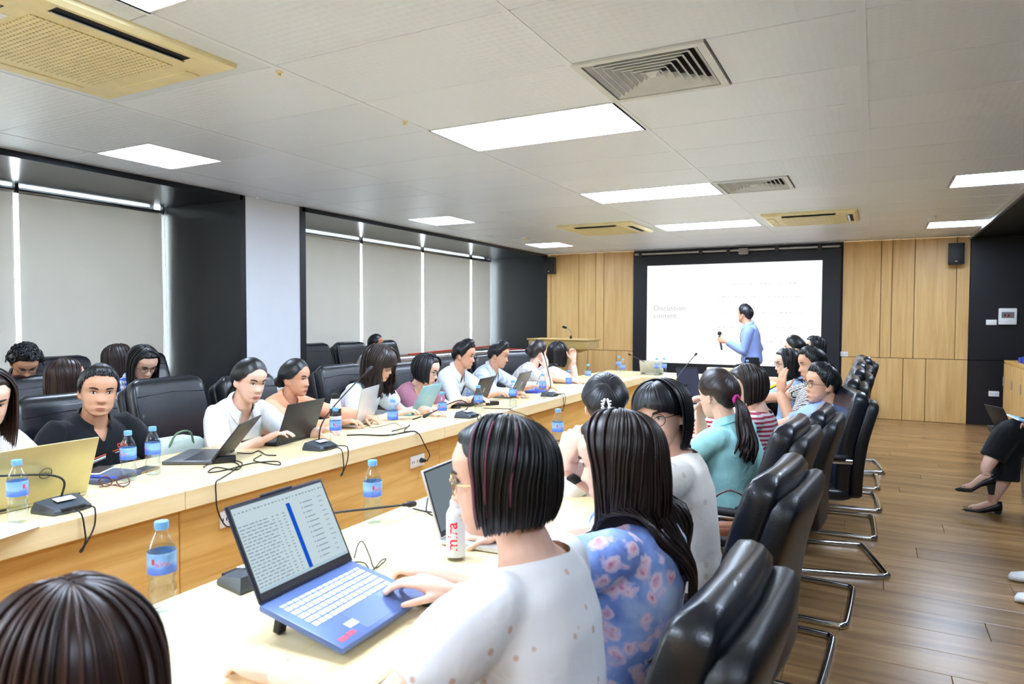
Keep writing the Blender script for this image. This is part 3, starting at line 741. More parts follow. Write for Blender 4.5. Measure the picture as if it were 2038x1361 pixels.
def rot_about(v, axis, ang): return Matrix.Rotation(ang, 3, axis) @ v
def hand_mesh(mb, W, d, n, side, curl=0.5, hsz=1.0, spread=1.0, curls=None, thumb=0.5):
    d = d.normalized(); n = (n - d * n.dot(d)).normalized(); l = d.cross(n) * side
    k = hsz
    prof = [(-0.03, .025, .020), (0.0, .0265, .0185), (0.025, .035, .019), (0.055, .041, .0165), (0.082, .0405, .0125), (0.090, .036, .008)]
    rings = []
    for s, hw, ht in prof:
        c = W + d * (s * k)
        rings.append([c + (l * math.copysign(abs(math.cos(a)) ** 0.75, math.cos(a)) * hw + n * math.copysign(abs(math.sin(a)) ** 0.85, math.sin(a)) * ht) * k for a in [2 * PI * q / 14 for q in range(14)]])
    mb.loft(rings, True)
    mb.ell(W + (d * 0.03 + l * 0.024 + n * 0.008) * k, (0.02 * k, 0.03 * k, 0.016 * k), 7, 0, Matrix((l, d, n)).transposed())
    offs = [0.0305, 0.0105, -0.0100, -0.0295]; fwd = [0.080, 0.084, 0.081, 0.072]
    lens = [(.040, .024, .020), (.044, .027, .021), (.041, .025, .020), (.032, .019, .018)]
    for i in range(4):
        c = curls[i] if curls else curl
        p = W + (d * fwd[i] + l * offs[i]) * k
        dr = rot_about(d, n, -side * spread * (0.06 * (1.5 - i)) * -1)
        ax = dr.cross(n)
        pts = [p - dr * 0.02 * k, p]; cur = 0.0
        for j, (L, ca) in enumerate(zip(lens[i], (0.75, 1.0, 0.65))):
            cur += c * ca
            dd = rot_about(dr, ax, cur)
            for q in (0.5, 1.0): pts.append(p + dd * L * q * k)
            p = p + dd * L * k
        m_ = len(pts); r0 = 0.0088 if i < 3 else 0.0078
        mb.tube(pts, [(r0 - 0.0022 * q / (m_ - 1)) * k for q in range(m_)], 8, roundend=True)
    p = W + (d * 0.020 + l * 0.026 + n * 0.006) * k
    dr = (d * 0.72 + l * 0.66 + n * 0.22).normalized()
    pts = [p - dr * 0.012 * k, p]
    for L, t_ in ((.040, 0.0), (.031, thumb), (.025, thumb * 0.9)):
        dr = (dr + (d * 0.6 + n * 0.5 - l * 0.35) * t_).normalized()
        pts += [p + dr * L * 0.5 * k, p + dr * L * k]; p = p + dr * L * k
    mb.tube(pts, [x * k for x in (.013, .0125, .0115, .0105, .0095, .009, .008, .0072)], 8, roundend=True)

def two_bone(S, T, a, b, pole):
    v = T - S; L = v.length
    if L > (a + b) * 0.995: v = v * ((a + b) * 0.995 / L); T = S + v; L = v.length
    if L < abs(a - b) + 0.05: L = abs(a - b) + 0.05
    u = v.normalized(); x = (a * a - b * b + L * L) / (2 * L); h = math.sqrt(max(0, a * a - x * x))
    p = V3(pole); p = p - u * p.dot(u); p.normalize()
    return S + u * x + p * h, T

JOBS = []
def remesh_job(name, mb, vox, mats, parent, smooth_it, post=None):
    me = bpy.data.meshes.new(name); me.from_pydata(mb.v, [], mb.f)
    o = bpy.data.objects.new('tmp_' + name, me); COL.objects.link(o)
    r = o.modifiers.new('r', 'REMESH'); r.mode = 'VOXEL'; r.voxel_size = vox; r.use_smooth_shade = True
    if smooth_it:
        s = o.modifiers.new('s', 'SMOOTH'); s.factor = 0.5; s.iterations = smooth_it
    JOBS.append((o, name, mats, parent, post))
def run_jobs():
    bpy.context.view_layer.update()
    dg = bpy.context.evaluated_depsgraph_get()
    res = [(bpy.data.meshes.new_from_object(o.evaluated_get(dg)), j) for o, *j in JOBS]
    for (me, (name, mats, parent, post)), (o, *_) in zip(res, JOBS):
        me.name = name
        if post: me = post(me) or me
        me.materials.clear()
        for m_ in mats: me.materials.append(M[m_] if isinstance(m_, str) else m_)
        me.polygons.foreach_set('use_smooth', [True] * len(me.polygons))
        place(name, me, parent)
    for o, *_ in JOBS:
        d_ = o.data; bpy.data.objects.remove(o); bpy.data.meshes.remove(d_)
    JOBS.clear()

# ---------------------------------------------------------------- hair
HC0 = V3((0, -0.006, 0.008)); HAX = (0.0765, 0.0985, 0.107)
def hsurf(d, off):
    d = d.normalized()
    pw = 2.35 if d.y > 0 else 2.1
    r = 1 / math.sqrt(((abs(d.x) / HAX[0]) ** pw + (abs(d.y) / HAX[1]) ** pw) ** (2 / pw) + (d.z / HAX[2]) ** 2)
    return HC0 + d * (r + off)
def sdir(phi, el):
    return V3((math.sin(phi) * math.cos(el), math.cos(phi) * math.cos(el), math.sin(el)))
def slerp(a, b, t):
    w = math.acos(max(-1, min(1, a.dot(b))))
    if w < 1e-4: return a.copy()
    return (a * math.sin((1 - t) * w) + b * math.sin(t * w)) / math.sin(w)
def finish_strands(name, verts, faces, shade, mat, parent, thick=0.0):
    me = bpy.data.meshes.new(name); me.from_pydata([tuple(v) for v in verts], [], faces)
    me.materials.append(M[mat]); me.polygons.foreach_set('use_smooth', [True] * len(faces))
    at = me.attributes.new('strand', 'FLOAT', 'POINT'); at.data.foreach_set('value', shade)
    me.update()
    o = place(name, me, parent)
    if thick:
        s = o.modifiers.new('thickness', 'SOLIDIFY'); s.thickness = thick; s.offset = -1
    return o
def push_out(p, caps, pref=None):
    for a, b, r in caps:
        ab = b - a; t = max(0, min(1, (p - a).dot(ab) / ab.length_squared)); q = a + ab * t
        dv = p - q; L = dv.length
        if L < r:
            if pref is not None: dv = dv + pref * (0.55 * r); L = dv.length
            p = q + (dv / L if L > 1e-6 else V3((0, 0, 1))) * r
    return p
def hair_sheet(rng, X, end_el, length, thick, start, phis, rows=11, hang=12, wave=0.0, inward=0.0, jit=0.0014, caps=(), gl=V3((0, 0, -1)), edge=0.0, lift=None, tuft=0.0):
    """columns of hair from the parting over the skull (to elevation end_el) and hanging down; X maps head space to root space"""
    verts = []; faces = []; shade = []; n = len(phis); R = None; sd = rng.uniform(0, 40)
    for i, ph in enumerate(phis):
        s0 = start(ph).normalized(); e0 = sdir(ph, end_el(ph)).normalized()
        nz = noise.noise(V3((ph * 11 + sd, 0, 0))) * 0.7 + noise.noise(V3((ph * 31 + sd, 5, 0))) * 0.5; j = jit * nz * 0.9 + rng.uniform(-jit, jit) * 0.16; sh = 0.5 + 0.55 * nz + rng.uniform(-.15, .15); L = length(ph) * rng.uniform(0.93, 1.04); col = []
        th = thick(ph) if callable(thick) else thick
        wv = rng.uniform(0, 6.28); lf = lift(ph) if lift else 0
        for q in range(rows):
            t = q / (rows - 1)
            d = slerp(s0, e0, t)
            off = th * (0.45 + 0.75 * math.sin(min(1, t * 1.15) * PI * 0.62)) + lf * math.sin(t * PI)
            if edge and t > 0.7: off = off + (edge - off) * ((t - 0.7) / 0.3)
            off += j * min(1, 4 * t + 0.3) + tuft * rng.uniform(-1, 1) * math.sin(PI * t)
            col.append(X(hsurf(d, off)))
        if L > 0.002:
            p = col[-1]; cen = X(HC0 + V3((0, -0.01, 0)))
            pv = col[-1] - col[-2]; pv = pv.normalized() if pv.length > 1e-6 else gl.copy()
            step = L / hang
            fx = X(V3((0, 1, 0))) - X(V3((0, 0, 0))); fx = fx - gl * fx.dot(gl); pref = fx.normalized() * (1 if math.cos(ph) > 0.35 else -1)
            for q in range(1, hang + 1):
                t = q / hang
                g = (gl * (0.5 + 1.6 * t) + pv * max(0, 0.8 - 1.6 * t)).normalized()
                rad = cen - p; rad = rad - gl * rad.dot(gl)
                if rad.length > 1e-5: rad.normalize()
                g = (g + rad * inward * (t ** 2)).normalized()
                p = push_out(p + g * step, caps, pref)
                pp = p
                if wave:
                    tang = gl.cross(rad)
                    pp = p + tang * wave * math.sin(t * 9 + wv * 0.4 + ph * 3) * t + rad * wave * 0.8 * math.cos(t * 8 + wv * 0.5 + ph * 2) * t
                col.append(pp)
        R = len(col); verts += col; shade += [max(0, min(1, sh))] * R
    for i in range(n - 1):
        for q in range(R - 1):
            faces.append((i * R + q, i * R + q + 1, (i + 1) * R + q + 1, (i + 1) * R + q))
    return verts, faces, shade
def join_strands(*parts):
    V_, F_, S_ = [], [], []
    for v, f, s in parts:
        o = len(V_); V_ += v; S_ += s; F_ += [tuple(i + o for i in q) for q in f]
    return V_, F_, S_
def lock_tubes(rng, paths, r, n=6, flat=1.0):
    mb = MB(); sh = []
    for p in paths:
        a = len(mb.v); m_ = len(p); v = rng.random()
        mb.tube(p, [r * (0.75 + 0.5 * math.sin(PI * min(1, 0.15 + 0.85 * k / (m_ - 1)))) * (1.0 if k < m_ * 0.75 else max(0.12, 1 - (k - m_ * 0.75) / (m_ * 0.25))) for k in range(m_)], n, flat=flat)
        sh += [v] * (len(mb.v) - a)
    return mb.v, [tuple(f) for f in mb.f], sh
def linsp(a, b, n): return [a + (b - a) * i / (n - 1) for i in range(n)]
dg2 = math.radians
HLINE_F = [(0, 43), (35, 40), (55, 25), (72, 2), (86, -20), (100, -8), (112, -6), (130, -34), (155, -46), (180, -48)]
HLINE_W = [(0, 48), (18, 43), (38, 31), (56, 13), (72, -3), (86, -9), (100, -10), (112, -10), (130, -34), (155, -46), (180, -48)]
def hairline(ph): return dg2(lerp_tab(HLINE_F, abs(math.degrees(ph))))
def hairline_w(ph): return dg2(lerp_tab(HLINE_W, abs(math.degrees(ph))))
def crown(ph): return V3((0.0, -0.32, 1.0))
def midpart(side=0.0, front=0.72):
    def f(ph):
        c = math.cos(ph); return V3((side + 0.03 * math.copysign(1, math.sin(ph)), -0.25 + (front + 0.25) * max(0, c) if c > 0 else -0.25 + 0.25 * c, 1.0))
    return f
def make_hair(style, rng, X, mat, parent, caps, gl, Mh, q=1.0):
    """X: head space -> root space; gl: gravity direction in root space"""
    nc = int(150 * q)
    full = linsp(-PI, PI, nc)
    parts = []
    kind = style.get('kind')
    cap_edge = 0.001
    if kind == 'short':
        th = lambda ph: style.get('top', 0.016) * (0.75 + 0.35 * math.cos(ph))
        lf = lambda ph: style.get('quiff', 0.006) * max(0, math.cos(ph)) ** 2
        parts.append(hair_sheet(rng, X, hairline, lambda p: 0, th, lambda p: V3((0.12, -0.30, 1.0)), full, rows=20, jit=style.get('jit', 0.002), edge=style.get('fade', 0.0005), lift=lf, tuft=style.get('tuft', 0.0008)))
        loc = []
        for k in range(int(style.get('tufts', 110) * q)):
            ph = rng.uniform(-1.5, 1.5); t0 = rng.uniform(0.1, 0.85)
            d0 = slerp(crown(0).normalized(), sdir(ph, hairline(ph)), t0); d1 = slerp(crown(0).normalized(), sdir(ph, hairline(ph)), min(1.0, t0 + 0.28))
            hh = th(ph) * (0.55 + 0.55 * math.sin(PI * min(1.0, t0 + 0.2)))
            loc.append([X(hsurf(d0, hh * 0.9)), X(hsurf(slerp(d0, d1, 0.35), hh * 1.06)), X(hsurf(slerp(d0, d1, 0.7), hh * 1.05)), X(hsurf(d1, hh * (1.0 - 0.35 * t0)))])
        parts.append(lock_tubes(rng, loc, 0.003, 5))
    elif kind == 'curly':
        th = lambda ph: 0.020
        parts.append(hair_sheet(rng, X, hairline, lambda p: 0, th, crown, full, rows=16, jit=0.004, edge=0.004, tuft=0.003))
        loc = []
        for k in range(int(190 * q)):
            ph = rng.uniform(-PI, PI); t0 = rng.uniform(0.0, 0.95)
            d0 = slerp(crown(0).normalized(), sdir(ph, hairline(ph)), t0); c = hsurf(d0, 0.018); a = d0.orthogonal(); b = d0.cross(a); w0 = rng.uniform(0, 6)
            loc.append([X(c + (a * math.cos(w0 + u * 1.1) + b * math.sin(w0 + u * 1.1)) * 0.011 + d0 * 0.003 * u) for u in range(6)])
        parts.append(lock_tubes(rng, loc, 0.0042, 5))
    elif kind == 'back':      # combed tight to the back, then bun / ponytail / clip
        tie = V3(style.get('tie', (0, -0.105, -0.02)))
        th = style.get('thick', 0.007) + 0.003
        parts.append(hair_sheet(rng, X, hairline_w, lambda p: 0, th, lambda p: V3((0.02, -0.75, 0.75)), full, rows=18, jit=0.0015, edge=0.0045))
        if style.get('fringe'):
            ph = linsp(-0.95, 0.95, int(60 * q))
            parts.append(hair_sheet(rng, X, lambda p: dg2(style['fringe']), lambda p: 0.01, 0.012, midpart(0.05, 0.35), ph, rows=10, hang=3, jit=0.0025))
        loc = []
        if style['tail'] == 'bun':
            R = style.get('r', 0.034)
            base = hsurf((tie - HC0), R * 0.55)
            for k in range(int(90 * q)):
                w0 = rng.uniform(0, 6.28); tl = rng.uniform(-0.5, 0.5); rr = R * rng.uniform(0.45, 1.0)
                ax = (tie - HC0).normalized(); ax = (ax + V3((rng.uniform(-.5, .5), rng.uniform(-.3, .3), rng.uniform(-.5, .5)))).normalized()
                a = ax.orthogonal().normalized(); b = ax.cross(a)
                loc.append([X(base + (a * math.cos(w0 + u * 0.6) + b * math.sin(w0 + u * 0.6)) * rr * 0.85 + ax * tl * R * 0.8) for u in range(9)])
            parts.append(lock_tubes(rng, loc, 0.0075, 6))
        elif style['tail'] == 'pony':
            L = style.get('len', 0.26); dirs = V3(style.get('dir', (0, 0, 0)))
            t0 = X(hsurf(tie - HC0, 0.012))
            back = (X(hsurf(tie - HC0, 0.06)) - t0).normalized()
            for k in range(int(80 * q)):
                sx = V3((rng.gauss(0, 1), rng.gauss(0, 1), rng.gauss(0, 0.4))); w0 = rng.uniform(0, 6.28); LL = L * rng.uniform(0.75, 1.05); wv = style.get('wave', 0.008)
                pts = []
                p = t0 + sx * 0.004; dcur = (back + gl * 0.1 + sx * 0.12).normalized()
                for u in range(12):
                    pts.append(push_out(p + V3((math.sin(w0 * 0.3 + u * 0.8), math.cos(w0 * 0.3 + u * 0.8), 0)) * wv * u / 11, caps))
                    dcur = (dcur + gl * 0.42 + dirs * 0.1).normalized(); p = p + dcur * (LL / 11) + sx * 0.0016 * math.sin(PI * u / 11)
                loc.append(pts)
            parts.append(lock_tubes(rng, loc, style.get('rl', 0.0065), 6))
    elif kind == 'long':
        L = style.get('len', 0.2); open_ = dg2(style.get('open', 52)); part = midpart(style.get('part', 0.0), style.get('pf', 0.6))
        ph = linsp(open_, 2 * PI - open_, nc)
        ph = [p if p <= PI else p - 2 * PI for p in ph]
        endel = lambda p: dg2(style.get('rel', -6)) if abs(p) > 1.3 else dg2(style.get('rel', -6) + 10)
        lay = style.get('layer', 0.0)
        ln = lambda p: L * (1 - lay * max(0, math.cos(p)))
        parts.append(hair_sheet(rng, X, endel, ln, style.get('thick', 0.016), part, ph, wave=style.get('wave', 0.0), inward=style.get('inward', 0.0), caps=caps, gl=gl, jit=style.get('jit', 0.0016), hang=14))
        # scalp cap under the sheet so nothing shows through
        parts.append(hair_sheet(rng, X, hairline, lambda p: 0, 0.005, crown, full[::2] + [full[-1]], rows=10, edge=0.001))
        loc = []
        for k in range(int(style.get('strays', 50) * q)):
            p0 = rng.uniform(open_, 2 * PI - open_); p0 = p0 if p0 <= PI else p0 - 2 * PI
            v, f, s = hair_sheet(rng, X, endel, ln, style.get('thick', 0.016) + rng.uniform(0.0, 0.004), part, [p0, p0], wave=style.get('wave', 0.0) * 1.3, inward=style.get('inward', 0.0), caps=[(a, b, r + 0.003) for a, b, r in caps], gl=gl, hang=14)
            loc.append(v[:len(v) // 2])
        parts.append(lock_tubes(rng, loc, style.get('rl', 0.0028), 5))
        if style.get('fringe') is not None:
            ph = linsp(-open_ - 0.15, open_ + 0.15, int(56 * q))
            parts.append(hair_sheet(rng, X, lambda p: dg2(style['fringe'] - 8 * abs(p)), lambda p: 0.012 + 0.022 * abs(p), 0.0145, midpart(style.get('part', 0.0), 0.30), ph, rows=12, hang=4, jit=0.003, gl=gl))
        else:
            for sgn in (-1, 1):
                ph = linsp(sgn * 0.12, sgn * open_ * 1.06, int(26 * q))
                parts.append(hair_sheet(rng, X, lambda p: hairline(p) + dg2(3), lambda p: 0, 0.009, part, ph, rows=10, edge=0.003))
    v, f, s = join_strands(*parts)
    return finish_strands('hair', v, f, s, mat, parent)

# ---------------------------------------------------------------- figure
def face_parts(root, X, hs, lip, look, brow='hair_black', detail=True, lids=0.0):
    """eyes, brows and mouth on the face, as parts of the person"""
    def P(x, z, out): return X(V3((x, face_y(x, z) + out, z)))
    mb = MB()
    for part, zc, hgt in (('up', -0.0685, 0.0042), ('lo', -0.0765, 0.0052)):
        n = 11; top, bot, mid = [], [], []
        for i in range(n):
            x = -0.0195 + 0.039 * i / (n - 1); k = math.sqrt(max(0, 1 - (x / 0.0202) ** 2))
            zt, zb = zc + hgt * k, zc - hgt * k * (0.9 if part == 'up' else 1.0)
            top.append(P(x, zt, -0.0005)); mid.append(P(x, zc, 0.0022 * k)); bot.append(P(x, zb, -0.0005))
        mb.loft([top, mid, bot], False, 0, False)
    mb.build('lips', lip, root, smooth=180)
    for sx in (-1, 1):
        ex, ez = sx * 0.031, 0.003
        c = V3((ex, face_y(ex, ez) - 0.0030, ez))
        e = MB()
        rings = []
        n = 14
        op = 1.0 - 0.55 * lids
        # lens-shaped visible eye
        up_, lo_ = [], []
        for i in range(n + 1):
            t = -1 + 2 * i / n; x = ex + t * 0.0150; k = max(0.0, 1 - t * t)
            tilt = 0.0012 * t * sx
            up_.append(P(x, ez + 0.0062 * k * op - 0.003 * lids + tilt, 0.0022)); lo_.append(P(x, ez - 0.0048 * k * (1 - 0.2 * lids) - 0.0025 * lids + tilt, 0.0020))
        mid_ = [a.lerp(b, 0.5) + (X(V3((0, 1, 0))) - X(V3((0, 0, 0)))).normalized() * 0.0026 * hs for a, b in zip(up_, lo_)]
        e.loft([up_, mid_, lo_], False, 0, False)
        eye = e.build('eye', 'eyewhite', root, smooth=180)
        ir = MB(); fwd = (X(V3((0, 1, 0))) - X(V3((0, 0, 0)))).normalized()
        ix = ex + look * 0.004
        cc = P(ix, ez + 0.0004 - 0.0028 * lids, 0.0060); axx = (X(V3((1, 0, 0))) - X(V3((0, 0, 0)))).normalized(); axz = (X(V3((0, 0, 1))) - X(V3((0, 0, 0)))).normalized()
        rr = 0.0056 * hs
        ir.add([cc + fwd * 0.0012] + [cc + (axx * math.cos(a) + axz * math.sin(a) * op) * rr for a in [2 * PI * q / 12 for q in range(12)]], [(0, 1 + q, 1 + (q + 1) % 12) for q in range(12)])
        ir.build('iris', 'iris', eye, smooth=180)
        ls = MB(); ls.tube([p + fwd * 0.0016 for p in up_], [0.0006 + 0.0014 * math.sin(PI * i / n) for i in range(n + 1)], 5); ls.build('lash', 'iris', eye)
        bp = []
        for i in range(9):
            t = i / 8; x = ex + sx * (-0.015 + 0.034 * t); z = 0.0205 + 0.0052 * math.sin(PI * min(1, t * 1.25) * 0.62) - 0.004 * max(0, t - 0.7)
            bp.append(P(x, z, 0.0012))
        b_ = MB(); b_.tube(bp, [0.0014 + 0.0019 * math.sin(PI * (0.2 + 0.75 * i / 8)) for i in range(9)], 6, flat=1.2); b_.build('eyebrow', 'browhair', root)
M['browhair'] = plain('brow_hair', (30, 24, 22), 0.7)
def glasses(root, X, hs, mat='wire', rx=0.023, rz=0.019, thick=0.0014):
    mb = MB(); ln = MB()
    for sx in (-1, 1):
        c = V3((sx * 0.0325, face_y(0.03, 0.0) + 0.016, -0.001))
        ring = [c + V3((math.cos(a) * rx, -0.006 * abs(math.cos(a)) * (1 if math.cos(a) * sx > 0 else 0), math.sin(a) * rz)) for a in [2 * PI * q / 24 for q in range(25)]]
        mb.tube([X(p) for p in ring], thick * hs, 6, caps=False)
        o = len(ln.v); ln.add([X(c)] + [X(p) for p in ring[:-1]], [(0, 1 + q, 1 + (q + 1) % 24) for q in range(24)])
        e = c + V3((sx * rx, -0.006, 0.006))
        mb.tube([X(p) for p in (e, V3((sx * 0.0725, 0.06, 0.004)), V3((sx * 0.0775, 0.02, 0.001)), V3((sx * 0.078, -0.012, 0.002)), V3((sx * 0.076, -0.028, -0.016)))], thick * hs, 5)
    y = face_y(0.0, 0.0) + 0.014
    mb.tube([X(p) for p in (V3((-0.010, y, 0.002)), V3((0, y + 0.003, 0.005)), V3((0.010, y, 0.002)))], thick * hs, 5)
    g = mb.build('glasses', mat, root, smooth=180)
    ln.build('lens', 'lens', g, smooth=180)
    return g

def person(label, head, pelvis, yaw, face, male=False, skin='skin', hair=None, hairmat='hair_black', shirt=None, sleeve='short', neck='collar',
           collar=None, hands=None, poles=None, curl=0.5, curls=None, palms=None, vox=0.005, hs=1.0, bulk=1.0, spec=None, look=0.0, lids=0.0, legs=True,
           trousers=None, knees=None, feet=None, face_detail=True, seed=1, skirt=False, standing=False, puff=0.0, lip='lip', q=1.0, shoulder=None, hip=None, shoes='rubber', thumb=0.5, group='people in the meeting', tdirs=None):
    """head: centre of the head in the world; pelvis: (x, y) or (x, y, z) of the hips; yaw: where the chest faces (deg, 0 = +X);
    face: (yaw, down pitch, roll) of the head; hands: [right wrist, left wrist] targets in the world"""
    rng = random.Random(seed)
    base = V3((pelvis[0], pelvis[1], 0)); root = tag(empty('person', base), label, 'person', group)
    Hc = V3(head) - base
    P = V3((0, 0, pelvis[2] if len(pelvis) > 2 else 0.53))
    ay = dg2(yaw); bf = V3((math.cos(ay), math.sin(ay), 0)); br = V3((bf.y, -bf.x, 0))
    fy, fp, fr = [dg2(a) for a in face]
    F_ = V3((math.cos(fy) * math.cos(fp), math.sin(fy) * math.cos(fp), -math.sin(fp)))
    Rr = V3((math.sin(fy), -math.cos(fy), 0)); Rr = Rr * math.cos(fr) + Rr.cross(F_) * math.sin(fr)
    U_ = Rr.cross(F_)
    Mh = Matrix((Rr, F_, U_)).transposed()
    X = lambda p: Hc + Mh @ (p * hs)
    nk = X(V3((0, -0.022, -0.085)))
    Nb = nk + V3((0, 0, -0.052)) * hs - bf * 0.022
    wS = (0.19 if male else 0.168) * bulk if shoulder is None else shoulder
    mid = P.lerp(Nb, 0.5) - bf * 0.035 + (V3((0, 0, 0.02)) if not standing else V3())
    def spine(t): return P * (1 - t) ** 2 + mid * 2 * t * (1 - t) + Nb * t * t
    def frame(t):
        T = (spine(min(1, t + 0.03)) - spine(max(0, t - 0.03))).normalized()
        f = br.cross(T) * -1
        if f.dot(bf) < 0: f = -f
        return T, f.normalized()
    hw = (0.165 if not male else 0.16) * (hip or 1.0)
    if male: prof = [(-0.10, .150, .115, .115), (0.0, .160, .125, .125), (.2, .152, .125, .110), (.45, .158, .122, .110), (.7, .172, .122, .112), (.85, .168, .100, .100), (.93, .128, .078, .086), (.97, .092, .064, .072), (1.02, .066, .055, .062)]
    else: prof = [(-0.10, .160, .115, .120), (0.0, .168, .125, .125), (.22, .142, .108, .100), (.45, .146, .112, .100), (.66, .156, .128, .102), (.83, .148, .096, .092), (.92, .108, .070, .076), (.97, .076, .056, .062), (1.02, .056, .048, .054)]
    def ring(t, a, b0, b1, grow, n=28):
        T, f = frame(max(0, min(1, t))); c = spine(max(0, t)) + (T * (t * 0.45) if t < 0 else V3())
        k = bulk
        out = []
        for q in range(n):
            an = 2 * PI * q / n; cs, sn = math.cos(an), math.sin(an)
            out.append(c + br * math.copysign(abs(cs) ** 0.85, cs) * (a * k + grow) + f * math.copysign(abs(sn) ** 0.85, sn) * ((b0 if sn > 0 else b1) * k + grow))
        return out
    T1, f1 = frame(0.9)
    sh = [spine(0.87) + br * s * (wS - 0.032) - T1 * 0.004 for s in (1, -1)]
    La, Lf = (0.285, 0.25) if male else (0.268, 0.235)
    hands = hands or [None, None]; poles = poles or [None, None]; palms = palms or [V3((0, 0, -1))] * 2
    skinb = MB(); cl = MB(); arms = []
    for i, s in enumerate((1, -1)):
        tgt = (V3(hands[i]) - base) if hands[i] is not None else sh[i] + bf * 0.28 + V3((0, 0, -0.38)) - br * s * 0.02
        pole = V3(poles[i]) if poles[i] is not None else (br * s * 0.7 + V3((0, 0, -1)) - bf * 0.2)
        E_, W_ = two_bone(sh[i], tgt, La, Lf, pole)
        arms.append((sh[i], E_, W_))
        k = 1.12 if male else 1.0
        skinb.tube(bez([sh[i] - br * s * 0.03, sh[i], sh[i].lerp(E_, 0.5), E_, E_.lerp(W_, 0.35), E_.lerp(W_, 0.75), W_], 3), [x * k for x in [.04] * 4 + [.044] * 3 + [.041] * 3 + [.038, .037, .0375, .038, .038, .036, .033, .030, .027]][:19], 12)
        fd = V3(tdirs[i]) if tdirs and tdirs[i] is not None else (W_ - E_)
        hand_mesh(skinb, W_ + fd.normalized() * 0.012, fd, V3(palms[i]), s, curl if not isinstance(curl, (list, tuple)) else curl[i], 1.06 if male else 0.96, 1.0, curls[i] if curls else None, thumb)
        # sleeve
        g = (0.022 if male else 0.017)
        Lsl = {'short': 0.72, 'long': 1.0, 'half': 0.98, 'none': 0.2, 'cap': 0.42}[sleeve]
        r0 = (.062 if male else .055) * bulk ** 0.5
        pts = [sh[i] - br * s * 0.045 - T1 * 0.01, sh[i] + T1 * 0.0]
        n_ = 8
        for k_ in range(1, n_ + 1): pts.append(sh[i].lerp(E_, Lsl * k_ / n_))
        rad = [r0 * 0.9, r0] + [r0 - (0.004 if sleeve != 'long' else 0.012) * k_ / n_ + puff * math.sin(PI * min(1, k_ / n_ * 0.95)) for k_ in range(1, n_ + 1)]
        if sleeve == 'long':
            rad[-1] = .05 * k
            for k_ in range(1, 9): pts.append(E_.lerp(W_, 0.94 * k_ / 8)); rad.append((.049 - .014 * k_ / 8) * k)
        elif sleeve in ('half',):
            pts.append(E_.lerp(W_, 0.12)); rad.append(.053 * k)
        if puff:
            rad[-1] *= 0.86
        cl.tube(pts, rad, 16)
    rs = [ring(*p, 0.0) for p in prof]
    cl.loft(rs, True)
    for i, s in enumerate((1, -1)): cl.ell(sh[i] - br * s * 0.014, (0.056 * bulk ** .5, 0.056 * bulk ** .5, 0.050), 8)
    # skin: upper chest under the clothing, neck, head
    skinb.loft([ring(t, a, b0, b1, -0.011) for t, a, b0, b1 in prof[4:]], True)
    nr = 0.058 if male else 0.049
    skinb.tube([spine(0.93), Nb, nk.lerp(Nb, 0.4), X(V3((0, -0.016, -0.06))), X(V3((0, -0.012, -0.02)))], [nr * 1.25, nr * 1.12, nr, nr * 1.0, nr * 1.0], 16)
    head_mesh(skinb, Mh, Hc, hs, 1.1 if male else 1.0)
    remesh_job('body', skinb, vox, [skin], root, 1 if vox < 0.0045 else 1)
    Tn, fn = frame(0.97)
    drop = {'collar': 0.055 if male else 0.085, 'v': 0.10, 'round': 0.045, 'high': 0.02, 'boat': 0.03}[neck]
    half = {'collar': 0.55, 'v': 0.62, 'round': 1.3, 'high': 2.0, 'boat': 2.6}[neck]
    rnk = {'collar': 0.066, 'v': 0.070, 'round': 0.078, 'high': 0.066, 'boat': 0.088}[neck] * (1.1 if male else 1)
    ph0 = rng.uniform(0, 50)
    def post(me):
        bm = bmesh.new(); bm.from_mesh(me)
        for v in bm.verts:
            p = v.co; q_ = V3((p.x * 7 + ph0, p.y * 7, p.z * 4.5))
            w = noise.noise(q_) * 0.55 + noise.noise(q_ * 2.3) * 0.45
            v.co = p + v.normal * (0.0075 * w + 0.004)
        kill = []
        for f in bm.faces:
            d = f.calc_center_median() - Nb
            h = d.dot(Tn); lat = d.dot(br); fr_ = d.dot(fn)
            rad = math.hypot(lat, fr_)
            if h > -0.03 and rad < rnk: kill.append(f)
            elif fr_ > 0.0 and h > -drop - 0.02 and h <= 0.06 and abs(lat) < max(0.0, (h + drop + 0.02)) * half and abs(lat) < rnk * 1.05: kill.append(f)
        bmesh.ops.delete(bm, geom=kill, context='FACES')
        bd = {v for e in bm.edges if e.is_boundary for v in e.verts}
        for it in range(7):
            new = {}
            for v in bd:
                nb = [e.other_vert(v).co for e in v.link_edges if e.is_boundary]
                if len(nb) == 2: new[v] = v.co * 0.4 + (nb[0] + nb[1]) * 0.3
            for v, c_ in new.items(): v.co = c_
        bm.to_mesh(me); bm.free()
    remesh_job('shirt', cl, max(0.008, vox * 1.6), [shirt], root, 4, post)
    if neck == 'collar':
        cm = MB(); n = 34; inner, fold, outer, under = [], [], [], []
        for k_ in range(n):
            a = -2.62 + 5.24 * k_ / (n - 1)      # 0 = back of the neck
            fr_ = abs(a) / 2.62
            dv = (br * math.sin(a) - fn * math.cos(a))
            c = Nb + Tn * (0.012 - 0.030 * fr_ ** 2) + fn * 0.006
            R0 = rnk * 0.93
            inner.append(c + dv * R0 - Tn * 0.012)
            fold.append(c + dv * (R0 + 0.004) + Tn * (0.030 - 0.010 * fr_))
            ext = 0.030 + 0.030 * max(0, fr_ - 0.55) / 0.45
            outer.append(c + dv * (R0 + 0.022 + 0.012 * fr_) + Tn * (0.002 - 0.7 * ext * fr_) + fn * 0.012 * fr_)
            under.append(c + dv * (R0 + 0.016 + 0.012 * fr_) + Tn * (-0.004 - 0.7 * ext * fr_) + fn * 0.008 * fr_)
